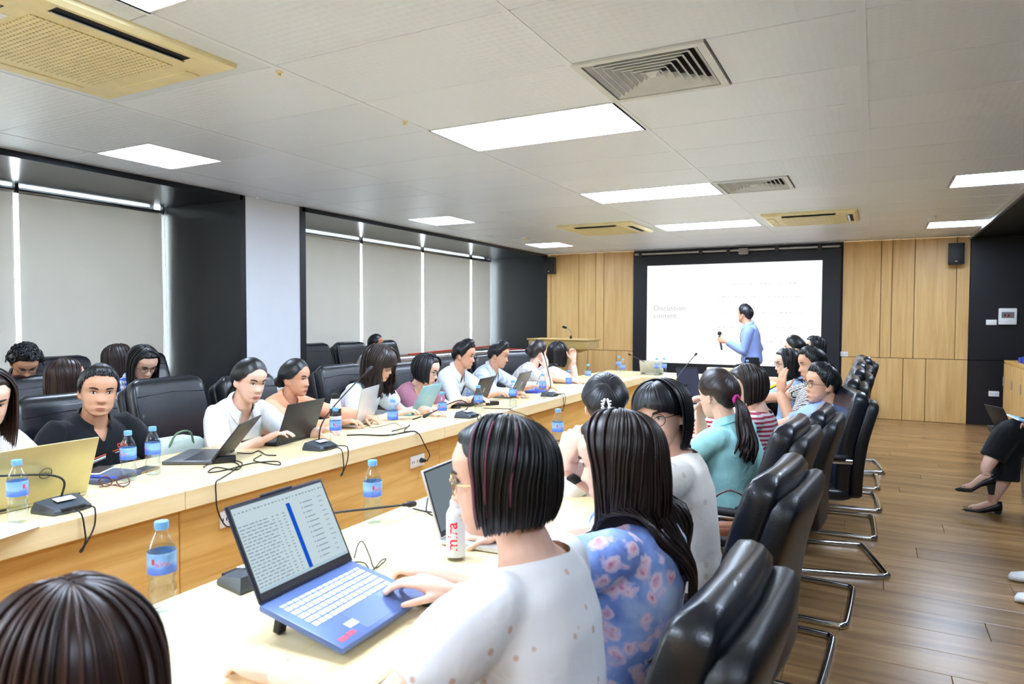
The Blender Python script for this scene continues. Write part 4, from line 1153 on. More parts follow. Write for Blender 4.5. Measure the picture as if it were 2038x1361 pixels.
        cm.loft([inner, fold, outer, under], False, 0, False)
        o = cm.build('collar', collar or shirt, root, smooth=60)
        s_ = o.modifiers.new('t', 'SOLIDIFY'); s_.thickness = 0.0025; s_.offset = 0
    # lower body
    tr = MB()
    if trousers is None: trousers = 'trousers_dark'
    hipj = [P + br * s * 0.085 - V3((0, 0, 0.02)) for s in (1, -1)]
    if standing:
        for i, s in enumerate((1, -1)):
            foot = V3((0, 0, 0.08)) + br * s * 0.11
            tr.tube([hipj[i] + V3((0, 0, 0.06)), hipj[i] - V3((0, 0, 0.1)), hipj[i].lerp(foot, 0.5), foot], [0.10, 0.10, 0.072, 0.055], 14)
    else:
        for i, s in enumerate((1, -1)):
            kn = (V3(knees[i]) - base) if knees else hipj[i] + bf * 0.40 + br * s * 0.03 + V3((0, 0, -0.01))
            ft = (V3(feet[i]) - base) if feet else kn * 1.0 + bf * 0.02 - V3((0, 0, kn.z - 0.09))
            knees_ = kn
            tr.tube(bez([hipj[i] - bf * 0.05, hipj[i] + bf * 0.02, hipj[i].lerp(kn, 0.55), kn, kn.lerp(ft, 0.5), ft] if not skirt else [hipj[i] - bf * 0.05, hipj[i], hipj[i].lerp(kn, 0.6), kn, kn.lerp(ft, 0.35)], 4),
                    ([.09] * 5 + [.092] * 4 + [.082] * 4 + [.068] * 4 + [.058] * 4)[:21] if not skirt else ([.1] * 5 + [.105] * 4 + [.1] * 4 + [.095] * 4)[:17], 14)
    if legs:
        remesh_job('trousers' if not skirt else 'skirt', tr, 0.012, [trousers], root, 3)
        if feet or standing:
            for i, s in enumerate((1, -1)):
                ft = (V3(feet[i]) - base) if feet else br * s * 0.11 + V3((0, 0, 0.08))
                sb = MB(); c = V3((ft.x, ft.y, 0.0))
                sb.loft([[c + bf * (dx + 0.03) + br * w * math.cos(a) + V3((0, 0, h * 0.5 + h * 0.5 * math.sin(a))) for a in [2 * PI * q_ / 12 for q_ in range(12)]] for dx, w, h in ((-0.115, .02, .05), (-0.10, .034, .075), (-0.04, .038, .085), (0.04, .043, .07), (0.10, .045, .055), (0.145, .034, .045), (0.16, .012, .025))])
                sb.build('shoe', shoes, root, smooth=180)
    if face_detail: face_parts(root, X, hs, lip, look, lids=lids)
    if spec: glasses(root, X, hs, spec[0], spec[1], spec[2])
    caps = [(spine(0.86) + br * wS * 0.8, spine(0.86) - br * wS * 0.8, 0.074 * bulk), (spine(0.68), spine(0.3), 0.125 * bulk), (spine(0.8), Nb + (nk - Nb) * 0.3, nr + 0.012)] + [(a, b, 0.062) for a, b, c in arms]
    if hair: make_hair(hair, rng, X, hairmat, root, caps, V3((0, 0, -1)), Mh, q)
    return dict(root=root, X=X, arms=arms, base=base, Mh=Mh, Hc=Hc, Nb=Nb, bf=bf, br=br, fn=fn, Tn=Tn, spine=spine, frame=frame)
M['trousers_dark'] = cloth('dark_trousers', (28, 30, 38))
# ------------------------------------------------------------------ chairs
def chair_proto():
    t = empty('conference_chair', (0, 0, 0))
    # front of the chair is +Y
    st = MB(); n = 22; rings = []
    for v in linsp(-1, 1, 15):
        y = v * 0.245
        hw = 0.25 - 0.03 * max(0, abs(v) - 0.7) / 0.3
        k = max(0.02, 1 - abs(v) ** 8); ring_ = []
        for q in range(n):
            a = 2 * PI * q / n; cs, sn = math.cos(a), math.sin(a)
            ring_.append((hw * (0.9 + 0.1 * k) * math.copysign(abs(cs) ** 0.45, cs), y, 0.445 - 0.02 * max(0, v) ** 2 + 0.012 * (1 - v * v) + (0.045 * k + 0.004) * math.copysign(abs(sn) ** 0.6, sn)))
        rings.append(ring_)
    st.loft(rings).build('seat', 'leather', t, smooth=60)
    prof = [V3((0, a.x, a.y)) for a in bez([(y, z, 0) for y, z in ((-0.200, 0.43), (-0.198, 0.52), (-0.205, 0.64), (-0.225, 0.78), (-0.262, 0.92), (-0.300, 1.04))], 5)]
    def width(s): return 0.225 + 0.035 * math.sin(PI * min(1, s * 0.85))
    def slab(grow, d0, d1, name, mat, par, s0=0.0, s1=1.0):
        b = MB(); L = len(prof); rg = []
        for i, p in enumerate(prof):
            s = i / (L - 1)
            if s < s0 - 1e-6 or s > s1 + 1e-6: continue
            T = (prof[min(i + 1, L - 1)] - prof[max(i - 1, 0)]).normalized(); nn = V3((0, T.z, -T.y))
            ee = 1.0; s = s / s1
            if s > 0.90: ee = math.sqrt(max(0.0, 1 - ((s - 0.90) / 0.1015) ** 2))
            if s < 0.06: ee = math.sqrt(max(0.1, 1 - ((0.06 - s) / 0.07) ** 2))
            w = (width(s) + grow) * (0.74 + 0.26 * ee); tk = (d1 - d0) / 2 * (0.22 + 0.78 * ee); c = p + nn * (d0 + d1) / 2
            r = []
            for q in range(28):
                a = 2 * PI * q / 28; cs, sn = math.cos(a), math.sin(a)
                x = w * math.copysign(abs(cs) ** 0.22, cs)
                r.append(c + V3((x, 0, 0)) + nn * (tk * math.copysign(abs(sn) ** 0.28, sn) + 0.016 * (x / 0.26) ** 2))
            rg.append(r)
        return b.loft(rg).build(name, mat, par, smooth=60)
    bk = slab(0.0, -0.03, 0.068, 'back_cushion', 'leather', t)
    slab(0.010, -0.092, -0.018, 'back_shell', 'leather2', t, 0.0, 0.96)
    # stitched seam across the lower third and border piping
    def on_front(s, x):
        i = min(len(prof) - 2, int(s * (len(prof) - 1))); f = s * (len(prof) - 1) - i; p = prof[i].lerp(prof[i + 1], f)
        T = (prof[i + 1] - prof[i]).normalized(); nn = V3((0, T.z, -T.y)); return p + V3((x, 0, 0)) + nn * (0.0675 + 0.016 * (x / 0.26) ** 2)
    MB().tube([on_front(0.40 + 0.05 * abs(x) / 0.2, x) for x in linsp(-0.235, 0.235, 17)], 0.0035, 6).build('seam', 'leather2', bk)
    MB().tube([on_front(0.375 + 0.05 * abs(x) / 0.2, x) for x in linsp(-0.235, 0.235, 17)], 0.0028, 6).build('seam', 'leather2', bk)
    MB().tube([on_front(0.84 - 0.02 * abs(x) / 0.2, x) for x in linsp(-0.235, 0.235, 17)], 0.003, 6).build('seam', 'leather2', bk)
    fr = MB()
    half = [(-0.29, -0.20, 0.66), (-0.29, -0.10, 0.66), (-0.29, 0.16, 0.655), (-0.29, 0.225, 0.63), (-0.29, 0.24, 0.55), (-0.285, 0.235, 0.12), (-0.285, 0.225, 0.03), (-0.285, 0.17, 0.012), (-0.285, -0.33, 0.012), (-0.27, -0.395, 0.012), (-0.20, -0.41, 0.012)]
    pth = half + [(-x, y, z) for x, y, z in reversed(half)]
    fr.tube(bez(pth, 4), 0.0175, 10)
    fr.tube([(-0.285, 0.12, 0.40), (0.285, 0.12, 0.40)], 0.011, 8).tube([(-0.285, 0.235, 0.395), (-0.24, 0.12, 0.40)], 0.009, 6).tube([(0.285, 0.235, 0.395), (0.24, 0.12, 0.40)], 0.009, 6)
    fr.build('frame', 'chrome', t, smooth=60)
    for s in (-1, 1):
        MB().rbox(s * 0.29 - 0.026, s * 0.29 + 0.026, -0.17, 0.17, 0.668, 0.695, 0.011, 3).build('arm_pad', 'rubber', t)
    return t
CH = chair_proto(); CH_used = [False]
def chair(x, y, yaw, label, s=1.0, grp='black leather conference chairs'):
    """yaw: direction the sitter faces, degrees, 0 = +X"""
    o = CH if not CH_used[0] else dup(CH)
    CH_used[0] = True
    o.location = (x, y, 0); o.rotation_euler = (0, 0, dg2(yaw - 90)); o.scale = (s, s, s)
    tag(o, label, 'chair', grp); return o

# ------------------------------------------------------------------ things on the table
LAB = {}
def label_mat():
    m, nt, b = new_mat('bottle_label')
    co = coords(nt)
    sp = N(nt, 'ShaderNodeSeparateXYZ'); nt.links.new(co, sp.inputs[0])
    n = N(nt, 'ShaderNodeTexNoise'); n.inputs['Scale'].default_value = 55; n.inputs['Detail'].default_value = 1; nt.links.new(co, n.inputs['Vector'])
    ad = N(nt, 'ShaderNodeMath', operation='MULTIPLY_ADD'); ad.inputs[1].default_value = 0.022; nt.links.new(n.outputs['Fac'], ad.inputs[0]); nt.links.new(sp.outputs['Z'], ad.inputs[2])
    mr = N(nt, 'ShaderNodeMapRange'); mr.inputs[1].default_value = 0.090; mr.inputs[2].default_value = 0.162; nt.links.new(ad.outputs[0], mr.inputs[0])
    c = ramp(nt, mr.outputs[0], [(0.0, lin((64, 190, 96))), (0.10, lin((84, 200, 110))), (0.16, lin((74, 110, 216))), (0.42, lin((96, 140, 232))), (0.55, lin((146, 190, 246))), (0.8, lin((120, 172, 240))), (1.0, lin((182, 214, 246)))])
    nt.links.new(c, b.inputs['Base Color']); b.inputs['Roughness'].default_value = 0.3
    return m
M['label'] = label_mat()
M['labeltext'] = plain('label_lettering', (214, 84, 150), 0.4)
M['labelwhite'] = plain('label_white', (240, 244, 250), 0.4)
M['labelred'] = plain('label_red', (206, 62, 92), 0.4)
def curved_text(s, size, R, z, mat, ang0=0.0):
    me = text_mesh(s, size, mat, 0.0)
    for v in me.vertices:
        a = v.co.x / R + ang0
        v.co = V3((math.sin(a) * (R + 0.0007), -math.cos(a) * (R + 0.0007), z + v.co.y))
    return me
def bottle_proto():
    t = empty('water_bottle', (0, 0, 0))
    out = [(0.020, 0.0), (0.027, 0.002), (0.0305, 0.010), (0.031, 0.020), (0.0285, 0.030), (0.031, 0.040), (0.031, 0.055), (0.0275, 0.066), (0.0275, 0.072), (0.0305, 0.084), (0.031, 0.092), (0.031, 0.142), (0.0295, 0.150), (0.024, 0.166), (0.0165, 0.182), (0.0135, 0.190), (0.0135, 0.196)]
    MB().lathe(out, 24).build('body', 'bottle', t, smooth=60)
    wt = [(max(0.004, r - 0.0012), z + 0.001) for r, z in out if z < 0.158]
    MB().lathe(wt, 24).build('water', 'water', t, smooth=60)
    lb = MB().lathe([(0.0314, 0.093), (0.0316, 0.097), (0.0316, 0.137), (0.0312, 0.142)], 28, caps=False).build('label', 'label', t, smooth=60)
    place('lettering', curved_text('laVie', 0.0155, 0.0318, 0.118, 'labeltext', 0.0), lb)
    place('lettering', curved_text('laVie', 0.0155, 0.0318, 0.118, 'labeltext', PI), lb)
    for a in (-0.62, PI - 0.62):
        me = MB().box(-0.0032, 0.0032, -0.0003, 0.0003, 0.118, 0.131).mesh('emblem', 'labelred', 0)
        for v in me.vertices: v.co = Matrix.Rotation(a, 3, 'Z') @ (v.co + V3((0, -0.0321, 0)))
        place('emblem', me, lb)
    MB().lathe([(0.0150, 0.193), (0.0155, 0.195), (0.0155, 0.209), (0.0145, 0.2115)], 24).build('cap', 'cap', t, smooth=40)
    return t
BT = bottle_proto(); BT_used = [False]
def bottle(px, py, label, turn=0, z=TABZ, pos=None):
    p = atz(px, py, z) if pos is None else V3(pos)
    o = BT if not BT_used[0] else dup(BT); BT_used[0] = True
    o.location = (p.x, p.y, z + 0.0005)
    face_cam = math.atan2(CAM.y - p.y, CAM.x - p.x) + PI / 2
    o.rotation_euler = (0, 0, face_cam + dg2(turn)); tag(o, label, 'bottle', 'small water bottles'); return o

def mic_unit(px, py, yaw, stem, label, pos=None, cables=True):
    """stem: gooseneck control points in metres relative to the base (x along the unit facing)"""
    p = atz(px, py, TABZ) if pos is None else V3(pos)
    t = tag(empty('table_microphone', (p.x, p.y, TABZ + 0.0005), dg2(yaw)), label, 'microphone', 'gooseneck table microphones')
    b = MB()
    bot = [(-0.055, -0.062), (0.055, -0.048), (0.065, 0.0), (0.055, 0.048), (-0.055, 0.062), (-0.06, 0.0)]
    rings = [[(x * k, y * k * (1.35), z) for x, y in bot] for k, z in ((0.98, 0.0), (1.0, 0.006), (0.98, 0.014))]
    rings.append([(x * 0.84, y * 1.2, 0.020 + 0.020 * (0.06 - x) / 0.12) for x, y in bot]); rings.append([(x * 0.5, y * 0.72, 0.028 + 0.020 * (0.06 - x) / 0.12) for x, y in bot])
    b.loft(rings); b.build('base', 'micgrey', t, smooth=25)
    MB().rbox(-0.03, 0.005, -0.035, 0.03, 0.0, 0.002, 0.0008, 1).xf(Matrix.Translation((0.018, 0.0, 0.0395)) @ Matrix.Rotation(0.17, 4, 'Y')).build('sticker', 'paper', t)
    MB().box(0.035, 0.066, -0.04, 0.04, 0.010, 0.02).build('socket_recess', 'dark', t, smooth=0)
    pts = bez(stem, 8)
    MB().tube(pts, 0.0038, 7).build('gooseneck', 'rubber', t)
    d = (pts[-1] - pts[-2]).normalized()
    hd = MB(); hd.tube([pts[-1] - d * 0.03, pts[-1] - d * 0.01, pts[-1], pts[-1] + d * 0.006, pts[-1] + d * 0.035], [0.0055, 0.007, 0.009, 0.0115, 0.011], 10, roundend=True)
    hd.build('mic_head', 'rubber', t)
    if cables:
        for s in (-0.02, 0.022):
            e = XI - p.x; c = bez([(0.05, s, 0.016), (e - 0.01, s * 1.3, 0.022), (e + 0.014, s * 1.1, 0.008), (e + 0.018, s * 0.8, -0.04), (e + 0.018, s * 0.2 - 0.01, -0.085), (e + 0.014, -0.03, -0.12)], 5)
            if p.x < -2.4: MB().tube(c, [0.0028] * (len(c) - 3) + [0.004, 0.0055, 0.005], 6).build('cable', 'rubber', t)
    return t
M['micgrey'] = plain('microphone_grey', (70, 76, 84), 0.42, 0.2)

def laptop(hinge, yaw, w=0.325, d=0.225, lid=112, body='lap_grey', lidmat=None, deck=None, logo=None, logocol='alu', screen=None, label='', tilt=0.0, keys=False, zoff=0.0):
    """hinge: world centre of the hinge line on the table; yaw: direction from hinge to the user (deg)"""
    h = V3(hinge); t = tag(empty('laptop', (h.x, h.y, TABZ + 0.0005 + zoff), dg2(yaw + 90)), label, 'laptop', 'laptops')
    # local: user sits at -Y ; hinge at y=0
    if tilt: t.rotation_euler = (tilt, 0, dg2(yaw + 90))
    bs = MB().rbox(-w / 2, w / 2, -d, 0.004, 0.002, 0.017, 0.004, 2).build('base', body, t)
    if not tilt: MB().box(-w / 2 + 0.02, w / 2 - 0.02, -d + 0.02, -0.015, 0.0, 0.003).build('foot', 'rubber', t, smooth=0)
    kb = None
    if keys:
        k1 = MB().rbox(-0.0082, 0.0082, -0.0078, 0.0078, 0, 0.0016, 0.0022, 2).mesh('key', 'keys', 60)
        rows_ = [(14, 0.62), (14, 1.0), (14, 1.0), (13, 1.0), (12, 1.0), (8, 1.0)]
        y = -0.030; kw = w * 0.86
        for r, (cnt, hh) in enumerate(rows_):
            pit = 0.0205; ws = [1.0] * cnt
            if r == 1: ws[-1] = 1.6
            if r == 2: ws[0] = 1.4; ws[-1] = 1.2
            if r == 3: ws[0] = 1.6; ws[-1] = 2.0
            if r == 4: ws[0] = 2.1; ws[-1] = 2.5
            if r == 5: ws = [1, 1, 1, 1, 5.4, 1, 1, 1.9, 1.1]
            u = kw / sum(ws); x = -kw / 2
            for q_ in ws:
                o = place('key', k1, bs, (x + u * q_ / 2, y - 0.0095 * hh, 0.0168)); o.scale = ((u * q_ - 0.0028) / 0.0164, hh, 1); x += u * q_
            y -= 0.0195 * hh
        MB().rbox(-0.06, 0.06, -d + 0.012, -d + 0.088, 0.0165, 0.0174, 0.0004, 1).build('trackpad', deck or body, bs)
    else:
        MB().rbox(-w * 0.44, w * 0.44, -d * 0.60, -d * 0.12, 0.0165, 0.0182, 0.0008, 1).build('keyboard', 'blackplastic' if body != 'lap_silver' else 'keys', bs)
        MB().rbox(-w * 0.16, w * 0.16, -d * 0.94, -d * 0.66, 0.0165, 0.0175, 0.0004, 1).build('trackpad', deck or body, bs)
    a = dg2(lid); lh = d * 0.98
    ld = MB().rbox(-w / 2, w / 2, -0.0035, 0.0035, 0.0, lh, 0.003, 2)
    lo = ld.build('lid', lidmat or body, t)
    lo.location = (0, 0.002, 0.016); lo.rotation_euler = (-(a - PI / 2), 0, 0)
    MB().rbox(-w / 2 + 0.004, w / 2 - 0.004, -0.0048, -0.0032, 0.006, lh - 0.004, 0.0006, 1).build('bezel', 'blackplastic', lo)
    MB().box(-w / 2 + 0.009, w / 2 - 0.009, -0.0056, -0.0046, 0.022, lh - 0.010).build('screen', screen or 'screen_idle', lo, smooth=0)
    for s in (-1, 1): MB().tube([(s * w * 0.36 - 0.02, 0.002, 0.012), (s * w * 0.36 + 0.02, 0.002, 0.012)], 0.006, 8).build('hinge', 'rubber', t)
    if logo:
        if logo == 'ring':
            me = MB(); rr = 0.021
            me.tube([(rr * math.cos(q * PI / 12), 0.0042, lh / 2 + rr * math.sin(q * PI / 12)) for q in range(25)], 0.0013, 6, caps=False)
            me.build('logo', logocol, lo)
            place('logo', text_mesh('DELL', 0.0125, logocol, 0.0004), lo, mat=basis((-1, 0, 0), (0, 0, 1), (0, 1, 0), (0, 0.0038, lh / 2)))
        elif logo == 'disc':
            me = MB(); me.tube([(0.016 * math.cos(q * PI / 8), 0.004, lh / 2 + 0.016 * math.sin(q * PI / 8)) for q in range(17)], 0.0015, 6, caps=False).tube([(-0.006, 0.004, lh / 2 - 0.012), (0.0, 0.004, lh / 2 + 0.012)], 0.0013, 5).tube([(0.002, 0.004, lh / 2 - 0.012), (0.008, 0.004, lh / 2 + 0.012)], 0.0013, 5)
            me.build('logo', logocol, lo)
        else:
            place('logo', text_mesh(logo, 0.012, logocol, 0.0004), lo, mat=basis((-1, 0, 0), (0, 0, 1), (0, 1, 0), (-w * 0.32, 0.0038, lh - 0.03)))
    return t
M['lap_grey'] = plain('laptop_grey', (96, 98, 100), 0.4, 0.5)
M['lap_black'] = plain('laptop_black', (34, 35, 38), 0.45)
M['lap_silver'] = plain('laptop_silver', (206, 208, 208), 0.35, 0.6)
M['lap_gold'] = plain('laptop_gold', (200, 190, 138), 0.35, 0.4)
M['lap_sky'] = plain('laptop_sky_blue', (136, 186, 204), 0.4, 0.2)
M['lap_blue'] = plain('laptop_navy_blue', (92, 114, 168), 0.42, 0.3)
M['lap_bluedk'] = plain('laptop_dark_blue', (34, 40, 62), 0.42, 0.3)
M['screen_idle'] = emit('screen_glow', (120, 132, 140), SCR)
def laptop_px(a, b, flip=1, **kw):
    """a, b: pixels of the two ends of the hinge line on the table top"""
    A, B = atz(a[0], a[1], TABZ), atz(b[0], b[1], TABZ)
    c = (A + B) / 2; d = (B - A); d.z = 0
    nrm = V3((-d.y, d.x, 0)).normalized() * flip
    print('laptop w %.3f' % d.length, c[:2], math.degrees(math.atan2(nrm.y, nrm.x)))
    kw.setdefault('w', max(0.29, min(0.37, d.length)))
    return laptop(c, math.degrees(math.atan2(nrm.y, nrm.x)), **kw)
def cable(pts, label, r=0.0028, mat='rubber', grp='black cables'):
    o = V3(pts[0]); c = bez([V3(p) - o for p in pts], 8)
    return tag(MB().tube(c, r, 6).build('cable', mat, None, o), label, 'cable', grp)
def cable_px(pp, label, z=TABZ + 0.004, **kw):
    return cable([atz(p[0], p[1], z + (p[2] if len(p) > 2 else 0)) for p in pp], label, **kw)
# ------------------------------------------------------------------ chairs in place
def chair_px(px, py, yaw, label, s=1.0, z=None, dx=0.0):
    p = atz(px, py, (z or 1.045) * 1.0); a = dg2(yaw)
    return chair(p.x + math.cos(a) * 0.30 * s, p.y + math.sin(a) * 0.30 * s, yaw, label, s)
RC = [(1.33, 'nearest black leather chair, behind the floral dress'), (2.25, 'second black leather chair of the aisle row, behind the cream blouse'), (3.20, 'third black leather chair of the aisle row'),
      (3.92, 'fourth black leather chair of the aisle row, behind the red striped shirt'), (4.62, 'large looking black chair the man in blue leans on'), (5.35, 'black chair behind the man in the checked shirt'),
      (6.15, 'black chair of the woman with the yellow scarf'), (6.95, 'black leather chair near the far end of the aisle row'), (7.75, 'farthest black leather chair of the aisle row')]
RP = [(-0.185, 1.25, 177, 0.955), (-0.20, 2.15, 175, 0.975), (-0.26, 3.1, 177, 0.98), (-0.19, 3.78, 178, 0.96), (-0.08, 4.55, 195, 0.985), (-0.09, 5.3, 182, 1.0), (-0.07, 6.05, 184, 1.02), (-0.07, 6.8, 182, 1.03), (-0.05, 7.52, 188, 1.04)]
for (y, lb), (bx_, by_, yw_, sc_) in zip(RC, RP): chair(bx_ + math.cos(dg2(yw_)) * 0.30 * sc_, by_ + math.sin(dg2(yw_)) * 0.30 * sc_, yw_, lb, sc_)
chair_px(318, 752, 4, 'empty black leather chair between the black polo and the white blouse', 1.02, 1.066)
chair_px(120, 784, 0, 'black leather chair behind the man in the black polo')
chair(-3.55, 1.30, 0, 'black leather chair of the woman cut by the left edge')
chair_px(478, 746, 8, 'black leather chair behind the white blouse, low ponytail')
chair_px(665, 726, 0, 'empty black leather chair behind the light blue puffed blouse')
chair_px(800, 722, 0, 'black leather chair behind the mauve blouse')
chair_px(880, 711, 0, 'black leather chair behind the man in the plain white shirt')
chair_px(958, 706, 0, 'black leather chair behind the man in the striped shirt')
chair_px(1019, 697, -25, 'empty bluish black chair in front of the notice board')
chair_px(68, 741, 0, 'black chair in the second row behind the woman at the left edge', z=1.06)
chair(-5.55, 2.35, 0, 'black window-side chair of the curly-haired man', 1.08)
chair(-5.45, 3.05, 0, 'black window-side chair behind the plaid shirt', 1.08)
chair(-5.45, 3.72, 0, 'black window-side chair against the first black jamb', 1.08)
chair(-5.75, 6.15, 0, 'black window-side chair beside the white pier', 1.08)
chair(-5.75, 6.82, 0, 'black window-side chair, second from the white pier', 1.08)
chair(-5.75, 7.50, 0, 'black window-side chair of the short-haired man', 1.08)
chair(1.28, 6.25, 180, 'black chair under the woman in the long black skirt')
chair(1.32, 4.45, 180, 'black chair at the right edge above the white sneakers')

# ------------------------------------------------------------------ clothes
def C(n, *a, **k): M[n] = cloth(n, *a, **k); return n
WHITE = C('white_blouse', (240, 240, 240)); LACE = C('white_eyelet', (246, 246, 248), 'lace', (224, 194, 178)); CREAM = C('cream_blouse', (244, 238, 228), 'lace', (224, 214, 202), scale=0.7)
BLACKP = C('black_polo', (20, 22, 28)); ORANGE = C('orange_shirt', (246, 178, 140)); SKYB = C('pale_blue_blouse', (214, 226, 244)); MAUVE = C('mauve_blouse', (168, 112, 128))
WSHIRT = C('white_shirt', (226, 232, 240)); STRIPE = C('blue_white_stripe', (228, 234, 246), 'vstripe', (186, 204, 232), scale=16); PATT = C('patterned_cream', (232, 226, 220), 'mottle', (150, 138, 130))
GREYW = C('grey_white_top', (226, 224, 222)); FLORAL = C('floral_dress', (146, 176, 238), 'floral', scale=1.0); TEAL = C('aqua_shirt', (168, 226, 226)); REDS = C('red_stripe', (158, 44, 66), 'hstripe', (206, 196, 200), scale=13)
BLUES = C('blue_shirt', (150, 176, 232)); CHECK = C('checked_shirt', (232, 230, 224), 'check', (70, 66, 62), scale=28); PLAID = C('blue_plaid', (236, 240, 248), 'plaid', (66, 100, 190), scale=9)
LBLUE = C('light_blue_shirt', (178, 204, 240)); DKTOP = C('dark_top', (44, 44, 52)); PRES = C('presenter_blue', (138, 160, 222)); BROWNT = C('brown_top', (96, 80, 74)); SCARF = C('yellow_scarf', (222, 206, 40))
C('skirt_black', (15, 15, 18))
DN = V3((0, 0, -1))
def hd(px, py, X): return atx(px, py, X)
def tw(x, y, z=0.795): return (x, y, z)
BOB = dict(kind='long', len=0.125, inward=0.55, open=50, thick=0.017)
# ---- window side of the table
h = hd(-30, 792, -2.98)
person('woman in a white top cut off by the left edge of the picture', h, (-3.45, h.y - 0.02), 5, (-12, 22, 0), shirt=WHITE, neck='v', hair=dict(kind='long', len=0.2, open=55, part=-0.12, inward=0.15), hairmat='hair_brown', hands=[tw(-2.90, h.y - 0.10), tw(-2.86, h.y + 0.20)], lids=0.7, seed=11, puff=0.006)
h = hd(196, 778, -3.42)
POLO = person('man in a black polo with orange and white stripes leaning back', h, (-3.58, h.y + 0.04), 2, (-22, 4, 5), male=True, skin='skin_m', shirt=BLACKP, hair=dict(kind='short', top=0.013, quiff=0.004), lip='lip_m', hands=[tw(-3.28, h.y - 0.2, 0.60), tw(-3.10, h.y + 0.22, 0.70)], seed=12, bulk=1.1, hs=1.06)
h = hd(497, 757, -3.02)
person('woman in a white collared blouse with a low ponytail typing', h, (-3.42, h.y + 0.16), -6, (-6, 14, 4), shirt=WHITE, hair=dict(kind='back', tail='pony', tie=(0, -0.098, -0.045), len=0.2, thick=0.009), hands=[tw(-2.86, h.y - 0.06), tw(-2.80, h.y + 0.30)], lids=0.35, seed=13, puff=0.008, bulk=1.04)
h = hd(588, 752, -3.30)
person('woman in an orange shirt with her hair in a clipped bun', h, (-3.62, h.y + 0.06), 10, (14, 6, 0), skin='skin_m', shirt=ORANGE, sleeve='long', hair=dict(kind='back', tail='bun', tie=(0.0, -0.098, -0.035), r=0.034, thick=0.009), hands=[tw(-2.93, h.y - 0.02), tw(-2.88, h.y + 0.24)], lids=0.3, seed=14, bulk=1.08)
BUNW = None
h = hd(757, 722, -3.0)
person('woman with long wavy hair and round glasses in a pale blue blouse', h, (-3.42, h.y + 0.06), 6, (10, 22, 0), shirt=SKYB, neck='v', hair=dict(kind='long', len=0.24, wave=0.012, open=46, fringe=16, thick=0.022, layer=0.1), hairmat='hair_brown', spec=('wire', 0.025, 0.023), hands=[tw(-2.84, h.y - 0.04), tw(-2.78, h.y + 0.26)], lids=0.6, seed=15, puff=0.02, hs=1.02)
h = hd(850, 735, -3.06)
person('woman with a black bob and glasses in a mauve blouse', h, (-3.45, h.y + 0.06), 6, (12, 20, 0), shirt=MAUVE, neck='v', hair=dict(kind='long', len=0.105, inward=0.6, open=52, part=0.25, thick=0.02), spec=('wire', 0.024, 0.018), hands=[tw(-2.84, h.y - 0.02), tw(-2.80, h.y + 0.25)], lids=0.5, seed=16, puff=0.012)
h = hd(924, 706, -3.10)
person('man in a plain white shirt working on the black laptop', h, (-3.48, h.y + 0.04), 8, (16, 12, 0), male=True, skin='skin_m', shirt=WSHIRT, sleeve='long', hair=dict(kind='short', top=0.020, quiff=0.014), lip='lip_m', hands=[tw(-2.84, h.y - 0.05), tw(-2.78, h.y + 0.28)], lids=0.5, seed=17)
h = hd(993, 706, -3.12)
person('man with cropped sides in a faint striped shirt typing', h, (-3.48, h.y + 0.04), 10, (18, 16, 0), male=True, skin='skin_m', shirt=STRIPE, sleeve='long', hair=dict(kind='short', top=0.019, quiff=0.012), lip='lip_m', hands=[tw(-2.84, h.y - 0.05), tw(-2.78, h.y + 0.26)], lids=0.5, seed=18)
h = hd(1071, 700, -3.06)
person('woman in a patterned cream top with her cheek on her hand', h, (-3.40, h.y - 0.02), 38, (62, 6, 0), shirt=PATT, neck='high', hair=dict(kind='back', tail='bun', tie=(0, -0.098, 0.0), r=0.034, thick=0.012), hairmat='hair_brown', hands=[(h.x + 0.09, h.y - 0.01, h.z - 0.17), tw(-2.80, h.y + 0.3)], poles=[(0.3, -0.6, -1), None], palms=[V3((-0.6, 0.3, 0.2)), DN], tdirs=[V3((-0.1, 0.1, 1)), None], curl=[0.25, 0.5], seed=19, q=0.7)
h = hd(1110, 702, -3.02)
person('woman with straight black hair and clasped hands at the far table end', h, (-3.36, h.y - 0.02), 40, (72, 2, 0), shirt=GREYW, neck='round', hair=dict(kind='long', len=0.15, open=50, thick=0.016, inward=0.1), hands=[atx(1139, 718, -2.86), atx(1142, 717, -2.83)], poles=[(0, -0.4, -1), (0, 0.4, -1)], palms=[V3((-0.3, 0.6, 0)), V3((0.3, -0.6, 0))], tdirs=[V3((-0.1, 0.25, 1)), V3((-0.1, -0.1, 1))], curl=0.8, seed=20, q=0.7)
# ---- second row by the window
h = hd(285, 722, -4.35)
person('woman in a blue and white plaid shirt looking down through glasses', h, (-4.72, h.y + 0.05), -8, (-4, 34, 0), shirt=PLAID, hair=dict(kind='long', len=0.17, open=54, part=0.1, thick=0.013, inward=0.1), spec=('wire', 0.025, 0.02), hands=[(-4.25, h.y - 0.08, 0.70), (-4.2, h.y + 0.1, 0.70)], lids=0.8, seed=21, q=0.8)
h = hd(134, 752, -4.45)
person('woman with long brown hair turned away between the chairs', h, (-4.62, h.y + 0.02), 30, (72, 8, 0), shirt=BROWNT, neck='round', hair=dict(kind='long', len=0.2, open=55, wave=0.006), hairmat='hair_warm', seed=22, q=0.8)
h = hd(50, 722, -5.15)
person('man with tousled curly hair and glasses bending down', h, (-5.45, h.y + 0.02), -10, (-16, 40, 0), male=True, skin='skin_m', shirt=DKTOP, hair=dict(kind='curly'), spec=('wire', 0.024, 0.019), lip='lip_m', lids=0.8, seed=23, q=0.8)
h = hd(237, 715, -5.2)
person('long-haired person seen from behind beside the plaid shirt', h, (-5.42, h.y), 40, (78, 5, 0), shirt=DKTOP, neck='round', hair=dict(kind='long', len=0.2, open=55), hairmat='hair_brown', seed=24, q=0.7)
h = hd(748, 683, -5.5)
